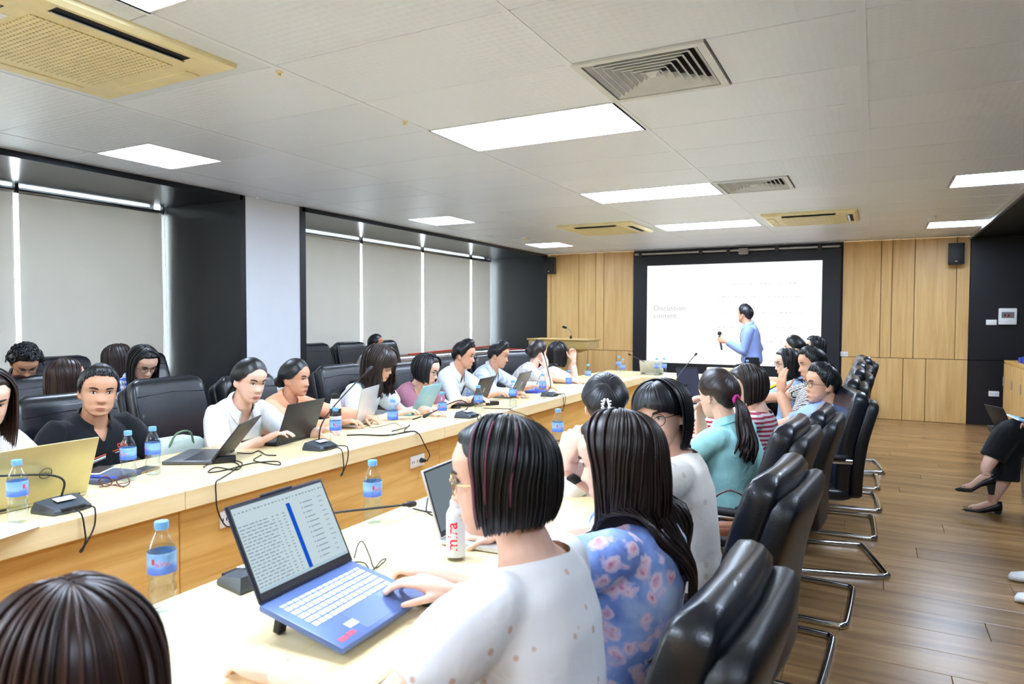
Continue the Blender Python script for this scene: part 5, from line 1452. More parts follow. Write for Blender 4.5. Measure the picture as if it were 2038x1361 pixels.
person('man with closely cropped hair sitting alone by the window', h, (-5.72, h.y - 0.02), 20, (38, 8, 0), male=True, skin='skin_t', shirt=GREYW, hair=dict(kind='short', top=0.005, quiff=0, tufts=0, jit=0.0006), lip='lip_m', hands=[(-5.3, h.y + 0.05, 0.72), (-5.3, h.y + 0.36, 0.78)], seed=25, q=0.7)
# ---- aisle side of the table
h = atd(138, 1352, 0.86)
person('dark-haired head very close to the camera at the lower left', h, (-0.80, h.y - 0.30), 165, (178, 20, 0), shirt=WHITE, neck='round', hair=dict(kind='long', len=0.18, open=58, thick=0.016, jit=0.0009), hairmat='hair_warm', seed=31, vox=0.005, hands=[(-1.2, h.y - 0.1, 0.795), (-1.2, h.y - 0.42, 0.795)], hs=1.02)
h = atd(992, 948, 1.36)
LACEP = person('woman in a white eyelet blouse with a bob using the blue laptop', h, (-0.52, h.y - 0.06), 178, (199, 8, 0), shirt=LACE, neck='boat', hair=dict(kind='long', len=0.095, inward=0.45, open=66, thick=0.017, part=0.1), hairmat='hair_black', spec=('gold', 0.025, 0.022), hands=[atz(905, 1180, 0.80), atz(560, 1345, 0.80)], poles=[(0.3, 0.5, -0.6), (0.2, -0.7, -0.5)], vox=0.0036, seed=32, puff=0.018, curls=[[0.42, 0.48, 0.5, 0.52], [0.35, 0.35, 0.4, 0.4]], q=1.6, sleeve='short')
h = atd(1226, 914, 1.70)
person('woman in a blue floral dress with long dark brown hair', h, (-0.56, h.y - 0.02), 176, (186, 14, 0), shirt=FLORAL, neck='round', hair=dict(kind='long', len=0.30, wave=0.007, open=66, thick=0.019, part=0.15), hairmat='hair_brown', trousers=FLORAL, skirt=True, hands=[tw(-1.0, h.y + 0.16), tw(-0.98, h.y - 0.18)], vox=0.004, seed=33, puff=0.014, q=1.5, bulk=1.07)
h = atd(1204, 806, 2.82)
CLIPP = person('woman with smooth black hair in a white claw clip', h, (-0.78, h.y + 0.02), 165, (112, 8, 0), shirt=GREYW, neck='round', hair=dict(kind='back', tail='bun', tie=(0.0, -0.1, 0.0), r=0.020, thick=0.018), hands=[tw(-1.25, h.y + 0.16), tw(-1.25, h.y - 0.08)], vox=0.0045, seed=34, q=1.2)
h = atd(1316, 824, 2.42)
WATCHP = person('woman in a cream embroidered blouse turning back over her shoulder', h, (-0.56, h.y + 0.02), 192, (258, 8, -8), shirt=CREAM, neck='round', hair=dict(kind='long', len=0.135, inward=0.35, open=70, fringe=27, thick=0.021), spec=('wire', 0.025, 0.022), hands=[atd(1150, 912, 2.16), atd(1126, 926, 2.06)], poles=[(0, 0.5, -1), (0, -0.5, -1)], tdirs=[V3((0.1, -0.1, 1)), V3((0.15, 0.25, 1))], palms=[V3((0.3, -1, 0)), V3((0.2, 1, 0))], curl=0.9, vox=0.004, seed=35, puff=0.026, q=1.3, lids=0.2, look=0.5)
h = atd(1428, 784, 3.3)
TEALP = person('woman in an aqua shirt with a ponytail and magenta hair tie', h, (-0.58, h.y + 0.08), 165, (148, 10, 0), shirt=TEAL, hair=dict(kind='back', tail='pony', tie=(0, -0.1, -0.03), len=0.30, wave=0.012, thick=0.010, rl=0.008), hairmat='hair_brown', hands=[(h.x - 0.10, h.y + 0.09, h.z - 0.15), (h.x - 0.15, h.y + 0.0, h.z - 0.15)], poles=[(-0.2, 0.4, -1), (-0.2, -0.5, -1)], tdirs=[V3((0.1, -0.1, 1)), V3((0.1, 0.1, 1))], palms=[V3((1, -0.4, 0)), V3((1, 0.4, 0))], curl=0.7, vox=0.0045, seed=36, q=1.1, bulk=1.08)
h = atd(1484, 768, 3.8)
person('woman in a red and white striped top with a straight brown bob', h, (-0.60, h.y + 0.06), 178, (204, 16, 0), shirt=REDS, neck='round', sleeve='long', hair=dict(kind='long', len=0.10, inward=0.5, open=66, thick=0.018), hairmat='hair_brown', hands=[tw(-1.05, h.y + 0.1), tw(-1.0, h.y - 0.16)], seed=37, lids=0.6)
h = atd(1636, 764, 4.30)
person('man in a blue shirt and thin glasses leaning back in his chair', h, (-0.52, h.y + 0.06), 186, (206, 2, 0), male=True, skin='skin_m', shirt=BLUES, hair=dict(kind='short', top=0.017, quiff=0.006), spec=('wire', 0.024, 0.016), lip='lip_m', hands=[tw(-0.86, h.y + 0.16, 0.62), tw(-0.86, h.y - 0.1, 0.62)], seed=38, hs=1.04, bulk=1.05)
h = atd(1616, 724, 5.0)
person('man in a black and white checked shirt with a hand at his mouth', h, (-0.50, h.y + 0.10), 180, (203, 10, 0), male=True, skin='skin_m', shirt=CHECK, hair=dict(kind='short', top=0.014, quiff=0.004), lip='lip_m', hands=[tw(-0.95, h.y + 0.2), (h.x - 0.20, h.y - 0.10, h.z - 0.22)], poles=[None, (-0.2, -0.5, -1)], tdirs=[None, V3((0.05, 0, 1))], palms=[DN, V3((0.5, 0.8, 0))], curl=[0.5, 0.25], seed=39, hs=1.02)
h = atd(1566, 722, 5.6)
person('woman with glasses, long black hair and a yellow scarf', h, (-0.62, h.y + 0.05), 180, (204, 10, 0), shirt=LBLUE, sleeve='long', hair=dict(kind='long', len=0.22, open=54, thick=0.014), spec=('wire', 0.024, 0.02), hands=[tw(-1.1, h.y + 0.1), tw(-1.05, h.y - 0.1)], seed=40, q=0.8)
YS = h.copy()
h = atd(1580, 692, 7.0)
person('dark-haired person beyond the woman with the yellow scarf', h, (-0.60, h.y + 0.05), 180, (190, 6, 0), shirt=WHITE, hair=dict(kind='back', tail='bun', tie=(0, -0.1, 0.0), r=0.03, thick=0.014), hands=[tw(-1.1, h.y + 0.1), tw(-1.05, h.y - 0.2)], seed=41, q=0.6, vox=0.006)
h = atd(1620, 690, 7.5)
person('farthest long-haired person on the aisle side of the table', h, (-0.42, h.y + 0.02), 180, (200, 4, 0), shirt=DKTOP, neck='round', hair=dict(kind='long', len=0.2, open=56), seed=42, q=0.6, vox=0.006)
# ---- presenter
h = atd(1483, 625, 8.85)
fl = V3((h.x + 0.05, h.y, 0))
PR = person('presenter in a blue shirt and dark tie speaking by the screen', h, (h.x + 0.10, h.y - 0.02, 0.92), 188, (150, 0, 0), male=True, skin='skin_m', shirt=PRES, sleeve='long', hair=dict(kind='short', top=0.017, quiff=0.006), lip='lip_m', standing=True, hands=[(h.x + 0.02, h.y + 0.24, 0.84), (h.x - 0.20, h.y - 0.14, 1.15)], poles=[(0.6, 0.2, -0.5), (0.7, -0.2, -0.9)], palms=[V3((0, -1, 0)), V3((-0.2, 1, 0.1))], tdirs=[None, V3((-1, 0.1, 0.35))], curl=[0.6, 1.05], seed=43)
# ---- people cut by the right edge
h = V3((1.42, 6.20, 1.17))
LADY = person('woman in a long black skirt with crossed legs at the right edge', h, (1.34, 6.24), 180, (182, 20, 0), shirt=WHITE, neck='round', hair=dict(kind='long', len=0.16, open=54), hands=[(1.05, 6.32, 0.72), (1.08, 6.06, 0.74)], legs=False, seed=44, q=0.6, vox=0.006)
h = V3((1.46, 4.40, 1.16))
person('person with white sneakers mostly outside the right edge', h, (1.36, 4.45), 180, (182, 8, 0), shirt=GREYW, neck='round', hair=dict(kind='long', len=0.14, open=54), hands=[(1.08, 4.58, 0.66), (1.08, 4.3, 0.66)], feet=[(0.87, 4.62, 0.09), (0.85, 4.28, 0.09)], knees=[(0.96, 4.58, 0.52), (0.96, 4.32, 0.52)], shoes='whiteplastic', seed=45, q=0.6, vox=0.006)
# crossed legs of the lady
def lady_legs():
    b = LADY['base']; root = LADY['root']
    L = lambda p: V3(p) - b
    sk = MB()
    sk.tube(bez([L((1.42, 6.32, 0.52)), L((1.25, 6.30, 0.54)), L((1.05, 6.26, 0.53)), L((0.91, 6.22, 0.50)), L((0.885, 6.2, 0.36)), L((0.88, 6.19, 0.25))], 4), [.10] * 4 + [.10] * 4 + [.095] * 4 + [.092] * 4 + [.09] * 5, 14)
    sk.tube(bez([L((1.42, 6.15, 0.53)), L((1.25, 6.16, 0.60)), L((1.05, 6.18, 0.645)), L((0.90, 6.16, 0.62)), L((0.83, 6.14, 0.52)), L((0.785, 6.12, 0.42))], 4), [.10] * 5 + [.098] * 4 + [.092] * 4 + [.09] * 4 + [.086] * 4, 14)
    remesh_job('skirt', sk, 0.011, ['skirt_black'], root, 4)
    lg = MB()
    feet = ((0.815, 6.10, 0.335, 0.62, -0.28), (0.89, 6.16, 0.085, 0.87, -0.02))
    A1 = [L((0.87, 6.16, 0.60)), L((0.80, 6.12, 0.46)), L((0.745, 6.08, 0.345)), L((0.745, 6.07, 0.30))]
    A2 = [L((0.90, 6.22, 0.50)), L((0.89, 6.2, 0.32)), L((0.81, 6.17, 0.13)), L((0.80, 6.165, 0.085))]
    for A, tz in ((A1, -0.06), (A2, -0.02)):
        lg.tube(bez(A, 4), [.05, .05, .051, .052, .052, .05, .047, .043, .039, .034, .031, .030, .031], 12)
        an = A[-1]
        lg.tube(bez([an + V3((0.03, 0, -0.012)), an + V3((-0.02, 0, -0.02)), an + V3((-0.09, 0, -0.035 + tz)), an + V3((-0.15, 0, -0.05 + tz))], 4), [.024] * 4 + [.027] * 4 + [.028] * 3 + [.022, .014], 10)
        s = MB()
        def sec(dx, w, z0, z1): 
            return [an + V3((dx, w * math.cos(a), (z0 + z1) / 2 + (z1 - z0) / 2 * math.sin(a))) for a in [2 * PI * q / 14 for q in range(14)]]
        s.loft([sec(0.062, .010, -.055, -.02), sec(0.055, .026, -.066, .012), sec(0.03, .033, -.068, .005), sec(-0.03, .034, -.074 + tz * .3, -.024 + tz * .2), sec(-0.09, .038, -.080 + tz, -.036 + tz), sec(-0.14, .036, -.082 + tz, -.046 + tz), sec(-0.175, .026, -.080 + tz, -.054 + tz), sec(-0.19, .008, -.076 + tz, -.062 + tz)])
        sh_ = s.build('shoe', 'shoeblack', root, smooth=180)
        zf = -an.z if an.z < 0.2 else -0.14
        MB().loft([[an + V3((x, y, -0.06)) for x, y in ((0.0, -.024), (0.056, -.026), (0.056, .026), (0.0, .024))], [an + V3((x, y, zf + 0.002)) for x, y in ((0.016, -.020), (0.05, -.022), (0.05, .022), (0.016, .020))]]).build('heel', 'shoeblack', sh_, smooth=0)
        MB().rbox(-0.022, 0.022, -0.022, 0.022, -0.004, 0.004, 0.003, 1).xf(Matrix.Translation(an + V3((-0.118, 0, -0.038 + tz)))).build('buckle', 'gold', sh_)
    remesh_job('bare_legs', lg, 0.005, ['skin'], root, 2)
M['shoeblack'] = plain('black_shoe_leather', (22, 22, 25), 0.35)
lady_legs()
run_jobs()
# ------------------------------------------------------------------ details worn by people
def part_on(P, mb, name, mat, smooth=180): return mb.build(name, mat, P['root'], smooth=smooth)
# polo stripes and chest lettering
def chest_pt(P, lat, down, out=0.0):
    """point on the chest front: lat metres to the wearer's right, down metres from the neck base"""
    sp = P['spine']; t = 1 - down / 0.46; T, f = P['frame'](t)
    return sp(t), T, f
def shirt_of(P): return [o for o in P['root'].children if o.name.split('.')[0] == 'shirt'][0]
def snap(P, p, f, off=0.0012):
    o = shirt_of(P); ok, loc, nor, idx = o.ray_cast(p + f * 0.4, -f)
    return (loc + nor * off, nor) if ok else (p + f * 0.12, f)
def strip(P, lats, downs, wid, name, mat):
    top, bot = [], []
    for la, dn in zip(lats, downs):
        for ww, lst in ((wid / 2, top), (-wid / 2, bot)):
            c, T, f = chest_pt(P, la, dn - ww); q_, n_ = snap(P, c + P['br'] * la, f); lst.append(q_)
    mb = MB(); mb.loft([top, bot], False, 0, False); o = mb.build(name, mat, P['root'], smooth=180)
    s = o.modifiers.new('t', 'SOLIDIFY'); s.thickness = 0.0012; s.offset = 1
bpy.context.view_layer.update()
n_ = 22
strip(POLO, linsp(0.005, 0.125, n_), linsp(0.160, 0.205, n_), 0.010, 'orange_stripe', plain('polo_orange', (226, 96, 66), 0.8))
strip(POLO, linsp(0.005, 0.125, n_), linsp(0.180, 0.225, n_), 0.024, 'white_stripe', plain('polo_white', (206, 214, 222), 0.8))
strip(POLO, linsp(-0.03, -0.125, n_), linsp(0.150, 0.140, n_), 0.009, 'orange_stripe', bpy.data.materials['polo_orange'])
strip(POLO, linsp(-0.045, -0.125, n_), linsp(0.164, 0.154, n_), 0.006, 'white_stripe', bpy.data.materials['polo_white'])
strip(POLO, linsp(0.09, 0.150, n_), linsp(0.07, 0.19, n_), 0.008, 'orange_stripe', bpy.data.materials['polo_orange'])
c, T, f = chest_pt(POLO, -0.085, 0.118); q_, nn = snap(POLO, c + POLO['br'] * -0.085, f, 0.002)
z_ = (T - nn * T.dot(nn)).normalized(); x_ = z_.cross(nn)
place('lettering', text_mesh('DLK', 0.030, bpy.data.materials['polo_orange'], 0.0006, bold=0.0006), POLO['root'], mat=basis(x_, z_, nn, q_))
# tie of the presenter
top, bot = [], []
for i in range(14):
    dn = 0.03 + 0.036 * i; w_ = 0.020 + 0.020 * i / 13 if i > 1 else 0.016
    if i == 13: w_ = 0.004
    c, T, f = chest_pt(PR, 0, dn)
    for s, lst in ((1, top), (-1, bot)):
        q_, nn = snap(PR, c + PR['br'] * s * w_, f, 0.006); lst.append(q_)
mb = MB(); mb.loft([top, bot], False, 0, False); o = mb.build('tie', plain('navy_tie', (26, 32, 58), 0.6), PR['root'], smooth=180)
s = o.modifiers.new('t', 'SOLIDIFY'); s.thickness = 0.004; s.offset = 1
# handheld microphone
W_ = PR['arms'][1][2] + PR['base']
t = tag(empty('handheld_microphone', W_ + V3((-0.085, 0.02, 0.02))), 'black handheld microphone held by the presenter', 'microphone')
MB().tube([(0.02, 0, -0.13), (0.0, 0, -0.02), (-0.008, 0, 0.06)], [0.011, 0.012, 0.015], 10).build('handle', 'blackplastic', t)
MB().ell((-0.012, 0, 0.088), (0.026, 0.026, 0.028), 8).build('mic_head', 'rubber', t)
# smart watch and wrist watch, hair tie, claw clip, flower clip, pearl earring
def bracelet(P, i, back, r, w, mat, name, face=None, fm=None):
    E_, Wr = P['arms'][i][1], P['arms'][i][2]; d = (Wr - E_).normalized(); c = Wr - d * back
    a = d.orthogonal().normalized(); b = d.cross(a)
    mb = MB(); mb.loft([[c + d * u + (a * math.cos(k) + b * math.sin(k)) * rr for k in [2 * PI * q / 20 for q in range(20)]] for u, rr in ((-w / 2, r - .003), (-w / 2, r), (w / 2, r), (w / 2, r - .003))], False)
    o = mb.build(name, mat, P['root'], smooth=40)
    if face is not None:
        nrm = (V3(face) - d * V3(face).dot(d)).normalized(); l = d.cross(nrm)
        MB().rbox(-0.017, 0.017, -0.02, 0.02, -0.004, 0.006, 0.005, 2).xf(basis(l, d, nrm, c + nrm * r)).build('watch_face', fm or 'blackplastic', o)
bracelet(WATCHP, 1, 0.035, 0.031, 0.022, 'whiteplastic', 'watch_band', (-0.4, -1, 0.3))
X = TEALP['X']; ax = V3((0, -1, 0))
mb = MB(); ce = hsurf(V3((0, -0.1, -0.03)) - HC0, 0.014)
mb.tube([X(ce + V3((math.cos(q * PI / 8) * 0.017, -0.004 * (q % 2), math.sin(q * PI / 8) * 0.017))) for q in range(17)], 0.009, 8, caps=False)
part_on(TEALP, mb, 'hair_tie', 'pink')
X = CLIPP['X']
ce = hsurf(V3((0, -0.1, 0.0)) - HC0, 0.046)
mb = MB()
for s in (-1, 1):
    mb.tube([X(ce + V3((s * 0.006, 0, -0.022))), X(ce + V3((s * 0.013, 0.004, 0.0))), X(ce + V3((s * 0.006, 0, 0.024)))], 0.005, 7, roundend=True)
    for k in (-0.01, 0.004, 0.016): mb.tube([X(ce + V3((s * 0.008, 0, k))), X(ce + V3((s * 0.018, -0.004, k + 0.002)))], 0.0032, 6, roundend=True)
part_on(CLIPP, mb, 'claw_clip', 'whiteplastic')
# pink streaks in the bob
X = LACEP['X']
rng = random.Random(9)
M['pinkhair'] = plain('pink_hair_streak', (128, 62, 86), 0.5)
loc = []
for ph in (-0.62, -0.95, -1.75, 1.3):
    pass
for ph in (1.22, 1.45, 1.95):
    v, f_, s_ = hair_sheet(rng, X, lambda p: dg2(4), lambda p: 0.085, 0.0205, midpart(0.1, 0.6), [-ph, -ph], inward=0.45, hang=10, jit=0)
    mb = MB(); pth = v[3:len(v) // 2]; mb.tube(pth, [0.0028 * (0.5 + 0.5 * math.sin(PI * k / (len(pth) - 1))) for k in range(len(pth))], 6)
    part_on(LACEP, mb, 'pink_streak', 'pinkhair')
# scarf of the far woman
mb = MB(); o = YS
scarf_p = [(0.03, 0.0, -0.17), (-0.02, -0.10, -0.16), (-0.10, -0.12, -0.20), (-0.17, -0.10, -0.28), (-0.19, -0.09, -0.42)]
tag(MB().tube(bez(scarf_p, 6), [0.022] * 25, 8, flat=0.8).build('scarf', SCARF, None, YS), 'yellow knitted scarf around the neck of the far woman', 'scarf')

# ------------------------------------------------------------------ bottles
for px, py, lb, tn in ((36, 1040, 'water bottle in front of the gold laptop at the left edge', 70), (256, 957, 'water bottle left of a close pair by the black polo', -35), (305, 945, 'water bottle right of a close pair by the black polo', 120),
    (668, 890, 'water bottle right behind the second table microphone', 20), (782, 866, 'water bottle beside the silver laptop', 90), (880, 845, 'water bottle in front of the sky blue laptop', 0),
    (952, 826, 'water bottle in front of the black laptop of the man in white', 45), (1021, 811, 'water bottle beside the grey laptop of the striped shirt', 80), (1080, 793, 'water bottle left of the fourth table microphone', 30),
    (1132, 783, 'water bottle by the white papers on the far left arm', 60), (1170, 765, 'water bottle at the end of the window arm, by the papers', 0), (742, 1040, 'water bottle on the near arm behind the blue laptop', 40),
    (324, 1214, 'large looking water bottle nearest the camera', 0), (1110, 893, 'water bottle on the near arm behind the woman in floral', 30)):
    bottle(px, py, lb, tn)
for x, y, lb in ((-2.62, 7.70, 'water bottle in front of the tablet at the table corner'), (-2.30, 8.02, 'left water bottle of the pair before the tablet'), (-2.24, 8.12, 'right water bottle of the pair before the tablet'), (-2.86, 8.25, 'clear water bottle standing left of the tablet'),
    (-1.42, 6.1, 'water bottle behind the turning woman on the near arm'), (-1.30, 8.25, 'water bottle at the head table below the presenter'), (-1.42, 4.9, 'water bottle beside the raised tablet')):
    bottle(0, 0, lb, 30, pos=(x, y, 0))
# white tumbler bottle
p = atz(670, 868, TABZ)
t = tag(empty('tumbler', (p.x - 0.10, p.y + 0.10, TABZ)), 'white drink tumbler with black band and loop lid', 'tumbler')
MB().lathe([(0.030, 0), (0.033, 0.004), (0.034, 0.10)], 24).build('body', 'whiteplastic', t)
MB().lathe([(0.0345, 0.10), (0.0345, 0.145)], 24).build('band', 'blackplastic', t)
MB().lathe([(0.034, 0.145), (0.034, 0.165), (0.026, 0.20), (0.022, 0.205)], 24).build('shoulder', 'whiteplastic', t)
MB().lathe([(0.026, 0.205), (0.026, 0.230), (0.02, 0.234)], 20).build('lid', 'blackplastic', t)
MB().tube(bez([(-0.022, 0, 0.228), (-0.022, 0, 0.25), (0, 0, 0.262), (0.022, 0, 0.25), (0.022, 0, 0.228)], 5), 0.004, 6).build('loop', 'blackplastic', t)
# the can-shaped bottle with red lettering
p = atz(907, 1112, TABZ)
t = tag(empty('drink_bottle', (p.x, p.y, TABZ), math.atan2(CAM.y - p.y, CAM.x - p.x) + PI / 2), 'white drink bottle with red vertical lettering near the woman in eyelet', 'bottle')
MB().lathe([(0.024, 0), (0.027, 0.004), (0.027, 0.012)], 24).build('base', 'bottle', t, smooth=60)
bd = MB().lathe([(0.0275, 0.012), (0.0275, 0.13), (0.025, 0.138), (0.018, 0.15)], 28).build('body', plain('milky_plastic', (226, 232, 234), 0.3), t, smooth=60)
MB().lathe([(0.017, 0.15), (0.017, 0.168), (0.015, 0.171)], 20).build('cap', 'whiteplastic', t, smooth=40)
me = text_mesh('mira', 0.046, plain('red_print', (232, 52, 72), 0.4), 0.0, 'CENTER', bold=0.0006)
for v in me.vertices:
    x, y = v.co.x, v.co.y; a = -y / 0.0282 - 0.35
    v.co = V3((math.sin(a) * 0.0282, -math.cos(a) * 0.0282, 0.072 + x))
place('lettering', me, bd)

# ------------------------------------------------------------------ microphones
def stem(pos, yaw, pts, X=None):
    """gooseneck through pixels; each pixel is taken on the plane x = pos.x (+ offset)"""
    out = []; R = Matrix.Rotation(-dg2(yaw), 3, 'Z'); b = V3((pos.x, pos.y, TABZ))
    for px, py, dx in pts: out.append(R @ (atx(px, py, pos.x + dx) - b))
    return out
def mic(px, py, yaw, pts, label, **kw):
    p = atz(px, py, TABZ); st = [V3((-0.02, 0, 0.04))] + stem(p, yaw, pts)
    return mic_unit(px, py, yaw, st, label, **kw)
mic(128, 1015, 0, ((128, 960, -0.02), (108, 947, -0.03), (60, 945, -0.04), (-40, 949, -0.06)), 'gooseneck microphone at the left edge by the gold laptop')
mic(640, 893, 0, ((640, 845, -0.02), (662, 812, -0.02), (700, 770, -0.03), (732, 738, -0.03)), 'gooseneck microphone pointing up before the black laptops')
mic(930, 830, 0, ((932, 806, -0.02), (917, 797, -0.03), (895, 803, -0.05), (852, 825, -0.10)), 'gooseneck microphone bent down towards the table before the sky blue laptop')
mic(1095, 788, 0, ((1096, 765, -0.02), (1091, 740, -0.02), (1086, 718, -0.03), (1081, 702, -0.03)), 'gooseneck microphone standing tall before the cheek-resting woman')
mic(1298, 742, -60, ((1297, 730, 0), (1285, 722, 0), (1270, 714, 0), (1254, 706, 0)), 'gooseneck microphone leaning left before the screen', cables=False)
p = V3((-1.43, 1.24, TABZ))
mic_unit(0, 0, 180, [V3((-0.02, 0, 0.04))] + stem(p, 180, ((560, 1050, 0.0), (640, 1025, 0.0), (740, 1012, 0.0), (812, 1004, 0.0))), 'gooseneck microphone half hidden behind the blue laptop', pos=p, cables=False)
p = V3((-1.42, 2.9, TABZ))
mic_unit(0, 0, 180, [V3((-0.02, 0, 0.04))] + stem(p, 180, ((1030, 900, 0.0), (1040, 886, 0.0), (1080, 880, 0.0), (1118, 877, 0.0))), 'gooseneck microphone behind the head of the woman in eyelet', pos=p, cables=False)
p = V3((-1.40, 4.55, TABZ))
mic_unit(0, 0, 180, [V3((-0.02, 0, 0.04))] + stem(p, 180, ((1338, 770, 0.0), (1350, 748, 0.0), (1368, 725, 0.0), (1384, 706, 0.0))), 'gooseneck microphone rising above the turning woman', pos=p, cables=False)
p = V3((-1.40, 5.6, TABZ))
mic_unit(0, 0, 180, [V3((-0.02, 0, 0.04))] + stem(p, 180, ((1425, 762, 0.0), (1415, 752, 0.0), (1390, 758, 0.0), (1366, 765, 0.0))), 'gooseneck microphone bent low beside the raised tablet', pos=p, cables=False)

# ------------------------------------------------------------------ laptops
laptop_px((-30, 1030), (172, 985), 1, d=0.24, lid=112, body='lap_gold', logo='ring', logocol='rubber', label='gold laptop with a round logo at the left edge')
laptop_px((405, 933), (478, 893), 1, d=0.225, w=0.31, lid=128, body='lap_grey', lidmat='lap_black', logo='ThinkPad', label='dark laptop seen from the side, lid leaning far back')
laptop_px((545, 890), (627, 868), 1, d=0.23, w=0.33, lid=110, body='lap_black', label='black laptop in front of the orange shirt')
laptop_px((705, 853), (745, 836), 1, d=0.235, w=0.32, lid=100, body='lap_silver', label='silver laptop in front of the long wavy hair')
laptop_px((812, 829), (860, 816), 1, d=0.225, w=0.31, lid=118, body='lap_sky', logo='disc', logocol='whiteplastic', label='sky blue laptop in front of the mauve blouse')
laptop_px((935, 810), (968, 800), 1, d=0.225, w=0.32, lid=112, body='lap_black', logo='disc', logocol='alu', label='black laptop with a round logo used by the man in white')
laptop_px((1012, 794), (1040, 785), 1, d=0.23, w=0.33, lid=115, body='lap_grey', logo='disc', logocol='whiteplastic', label='grey laptop in front of the striped shirt')
laptop_px((1062, 778), (1082, 771), 1, d=0.22, w=0.31, lid=115, body='lap_silver', label='pale grey laptop in front of the cheek-resting woman')
laptop((-1.16, 1.86, 0), 4, w=0.31, d=0.22, lid=108, body='lap_silver', label='silver laptop hidden behind the face of the woman in eyelet')
laptop((-2.42, 8.22, 0), 100, w=0.28, d=0.2, lid=125, body='lap_silver', label='silver tablet computer on a stand at the far corner')
laptop((-1.36, 5.75, 0), -50, w=0.20, d=0.27, lid=105, body='lap_black', screen=plain('dark_screen', (66, 66, 84), 0.3), label='dark tablet standing beyond the aqua shirt')
laptop((1.02, 7.35, 0), 20, w=0.3, d=0.21, lid=115, body='lap_black', label='dark laptop on a low stool near the black wall', zoff=-0.28)
tag(MB().box(-0.2, 0.2, -0.2, 0.2, 0.0, 0.04).box(-0.17, -0.14, -0.17, -0.14, -0.44, 0).box(0.14, 0.17, -0.17, -0.14, -0.44, 0).box(-0.17, -0.14, 0.14, 0.17, -0.44, 0).box(0.14, 0.17, 0.14, 0.17, -0.44, 0).build('stool', 'leather2', None, (1.13, 7.38, 0.44), smooth=0), 'low black stool behind the lady with crossed legs', 'stool')
# the big blue one
def sheet_screen():
    return emit('spreadsheet_glow', (196, 214, 222), SCR)
BLP = laptop((-1.155, 1.168, 0), 2, d=0.228, w=0.305, lid=129, body='lap_blue', lidmat='lap_bluedk', deck='lap_blue', keys=True, screen=sheet_screen(), label='navy blue laptop showing a spreadsheet nearest the camera', tilt=0.20, zoff=0.058)
lo = [o for o in BLP.children if o.name.startswith('lid')][0]
w, lh = 0.305, 0.228 * 0.98
MB().box(0.008, 0.020, -0.0064, -0.0056, 0.028, lh - 0.035).build('blue_column', emit('sheet_blue', (24, 84, 200), SCR), lo, smooth=0)
rng = random.Random(4)
tl = MB()
for r in range(19):
    z = 0.032 + r * 0.0076; x = -0.14
    while x < -0.055:
        q_ = rng.uniform(0.006, 0.016); tl.box(x, x + q_, -0.0062, -0.0056, z, z + 0.0022); x += q_ + 0.004
    for cx in (-0.045, -0.03, -0.012): tl.box(cx, cx + rng.uniform(0.003, 0.008), -0.0062, -0.0056, z, z + 0.002)
for r in range(12):
    z = 0.04 + r * 0.0125; tl.box(0.052, 0.055, -0.0062, -0.0056, z, z + 0.003); tl.box(0.06, 0.06 + rng.uniform(0.02, 0.034), -0.0062, -0.0056, z, z + 0.0022); tl.box(0.112, 0.112 + rng.uniform(0.008, 0.02), -0.0062, -0.0056, z + 0.003, z + 0.0046)
for k in range(26): tl.box(-0.14 + 0.011 * k, -0.14 + 0.011 * k + rng.uniform(0.003, 0.008), -0.0062, -0.0056, lh - 0.024, lh - 0.0215)
tl.build('sheet_text', emit('sheet_ink', (128, 146, 158), SCR), lo, smooth=0)['kind'] = 'stuff'
MB().box(-w / 2 + 0.010, w / 2 - 0.010, -0.0061, -0.0056, 0.0225, 0.029).build('taskbar', emit('taskbar', (176, 202, 216), SCR), lo, smooth=0)
MB().rbox(-0.05, 0.05, -0.005, 0.003, lh - 0.002, lh + 0.004, 0.002, 1).build('camera_tab', 'lap_bluedk', lo)
bs = [o for o in BLP.children if o.name.startswith('base')][0]
for x, y, w_, h_, m_ in ((-0.125, -0.205, 0.024, 0.014, 'labelred'), (-0.098, -0.203, 0.024, 0.014, 'labelred'), (-0.07, -0.18, 0.03, 0.02, 'paper'), (0.125, -0.155, 0.03, 0.012, 'paper')):
    MB().rbox(x - w_ / 2, x + w_ / 2, y - h_ / 2, y + h_ / 2, 0.0168, 0.0176, 0.0003, 1).build('sticker', m_, bs)
for s in (-1, 1): MB().rbox(s * 0.11 - 0.012, s * 0.11 + 0.012, -0.035, -0.015, -0.052, 0.003, 0.003, 1).build('stand_foot', 'rubber', BLP)
# mouse under the hand
p = LACEP['arms'][0][2] + LACEP['base']
t = tag(empty('mouse', (p.x - 0.075, p.y + 0.01, TABZ), dg2(178)), 'black computer mouse under the hand of the woman in eyelet', 'mouse')
MB().ell((0, 0, 0.006), (0.05, 0.03, 0.022), 10).build('body', 'blackplastic', t)
for px, py, lb in ((668, 868, 'mint green mouse under the hand of the white blouse'),):
    t = tag(empty('mouse', atz(520, 880, TABZ)), lb, 'mouse'); MB().ell((0, 0, 0.006), (0.05, 0.03, 0.022), 10).build('body', plain('mint', (190, 224, 214), 0.4), t)
t = tag(empty('mouse', atz(905, 812, TABZ)), 'black mouse beside the mauve blouse', 'mouse'); MB().ell((0, 0, 0.006), (0.05, 0.03, 0.022), 10).build('body', 'blackplastic', t)
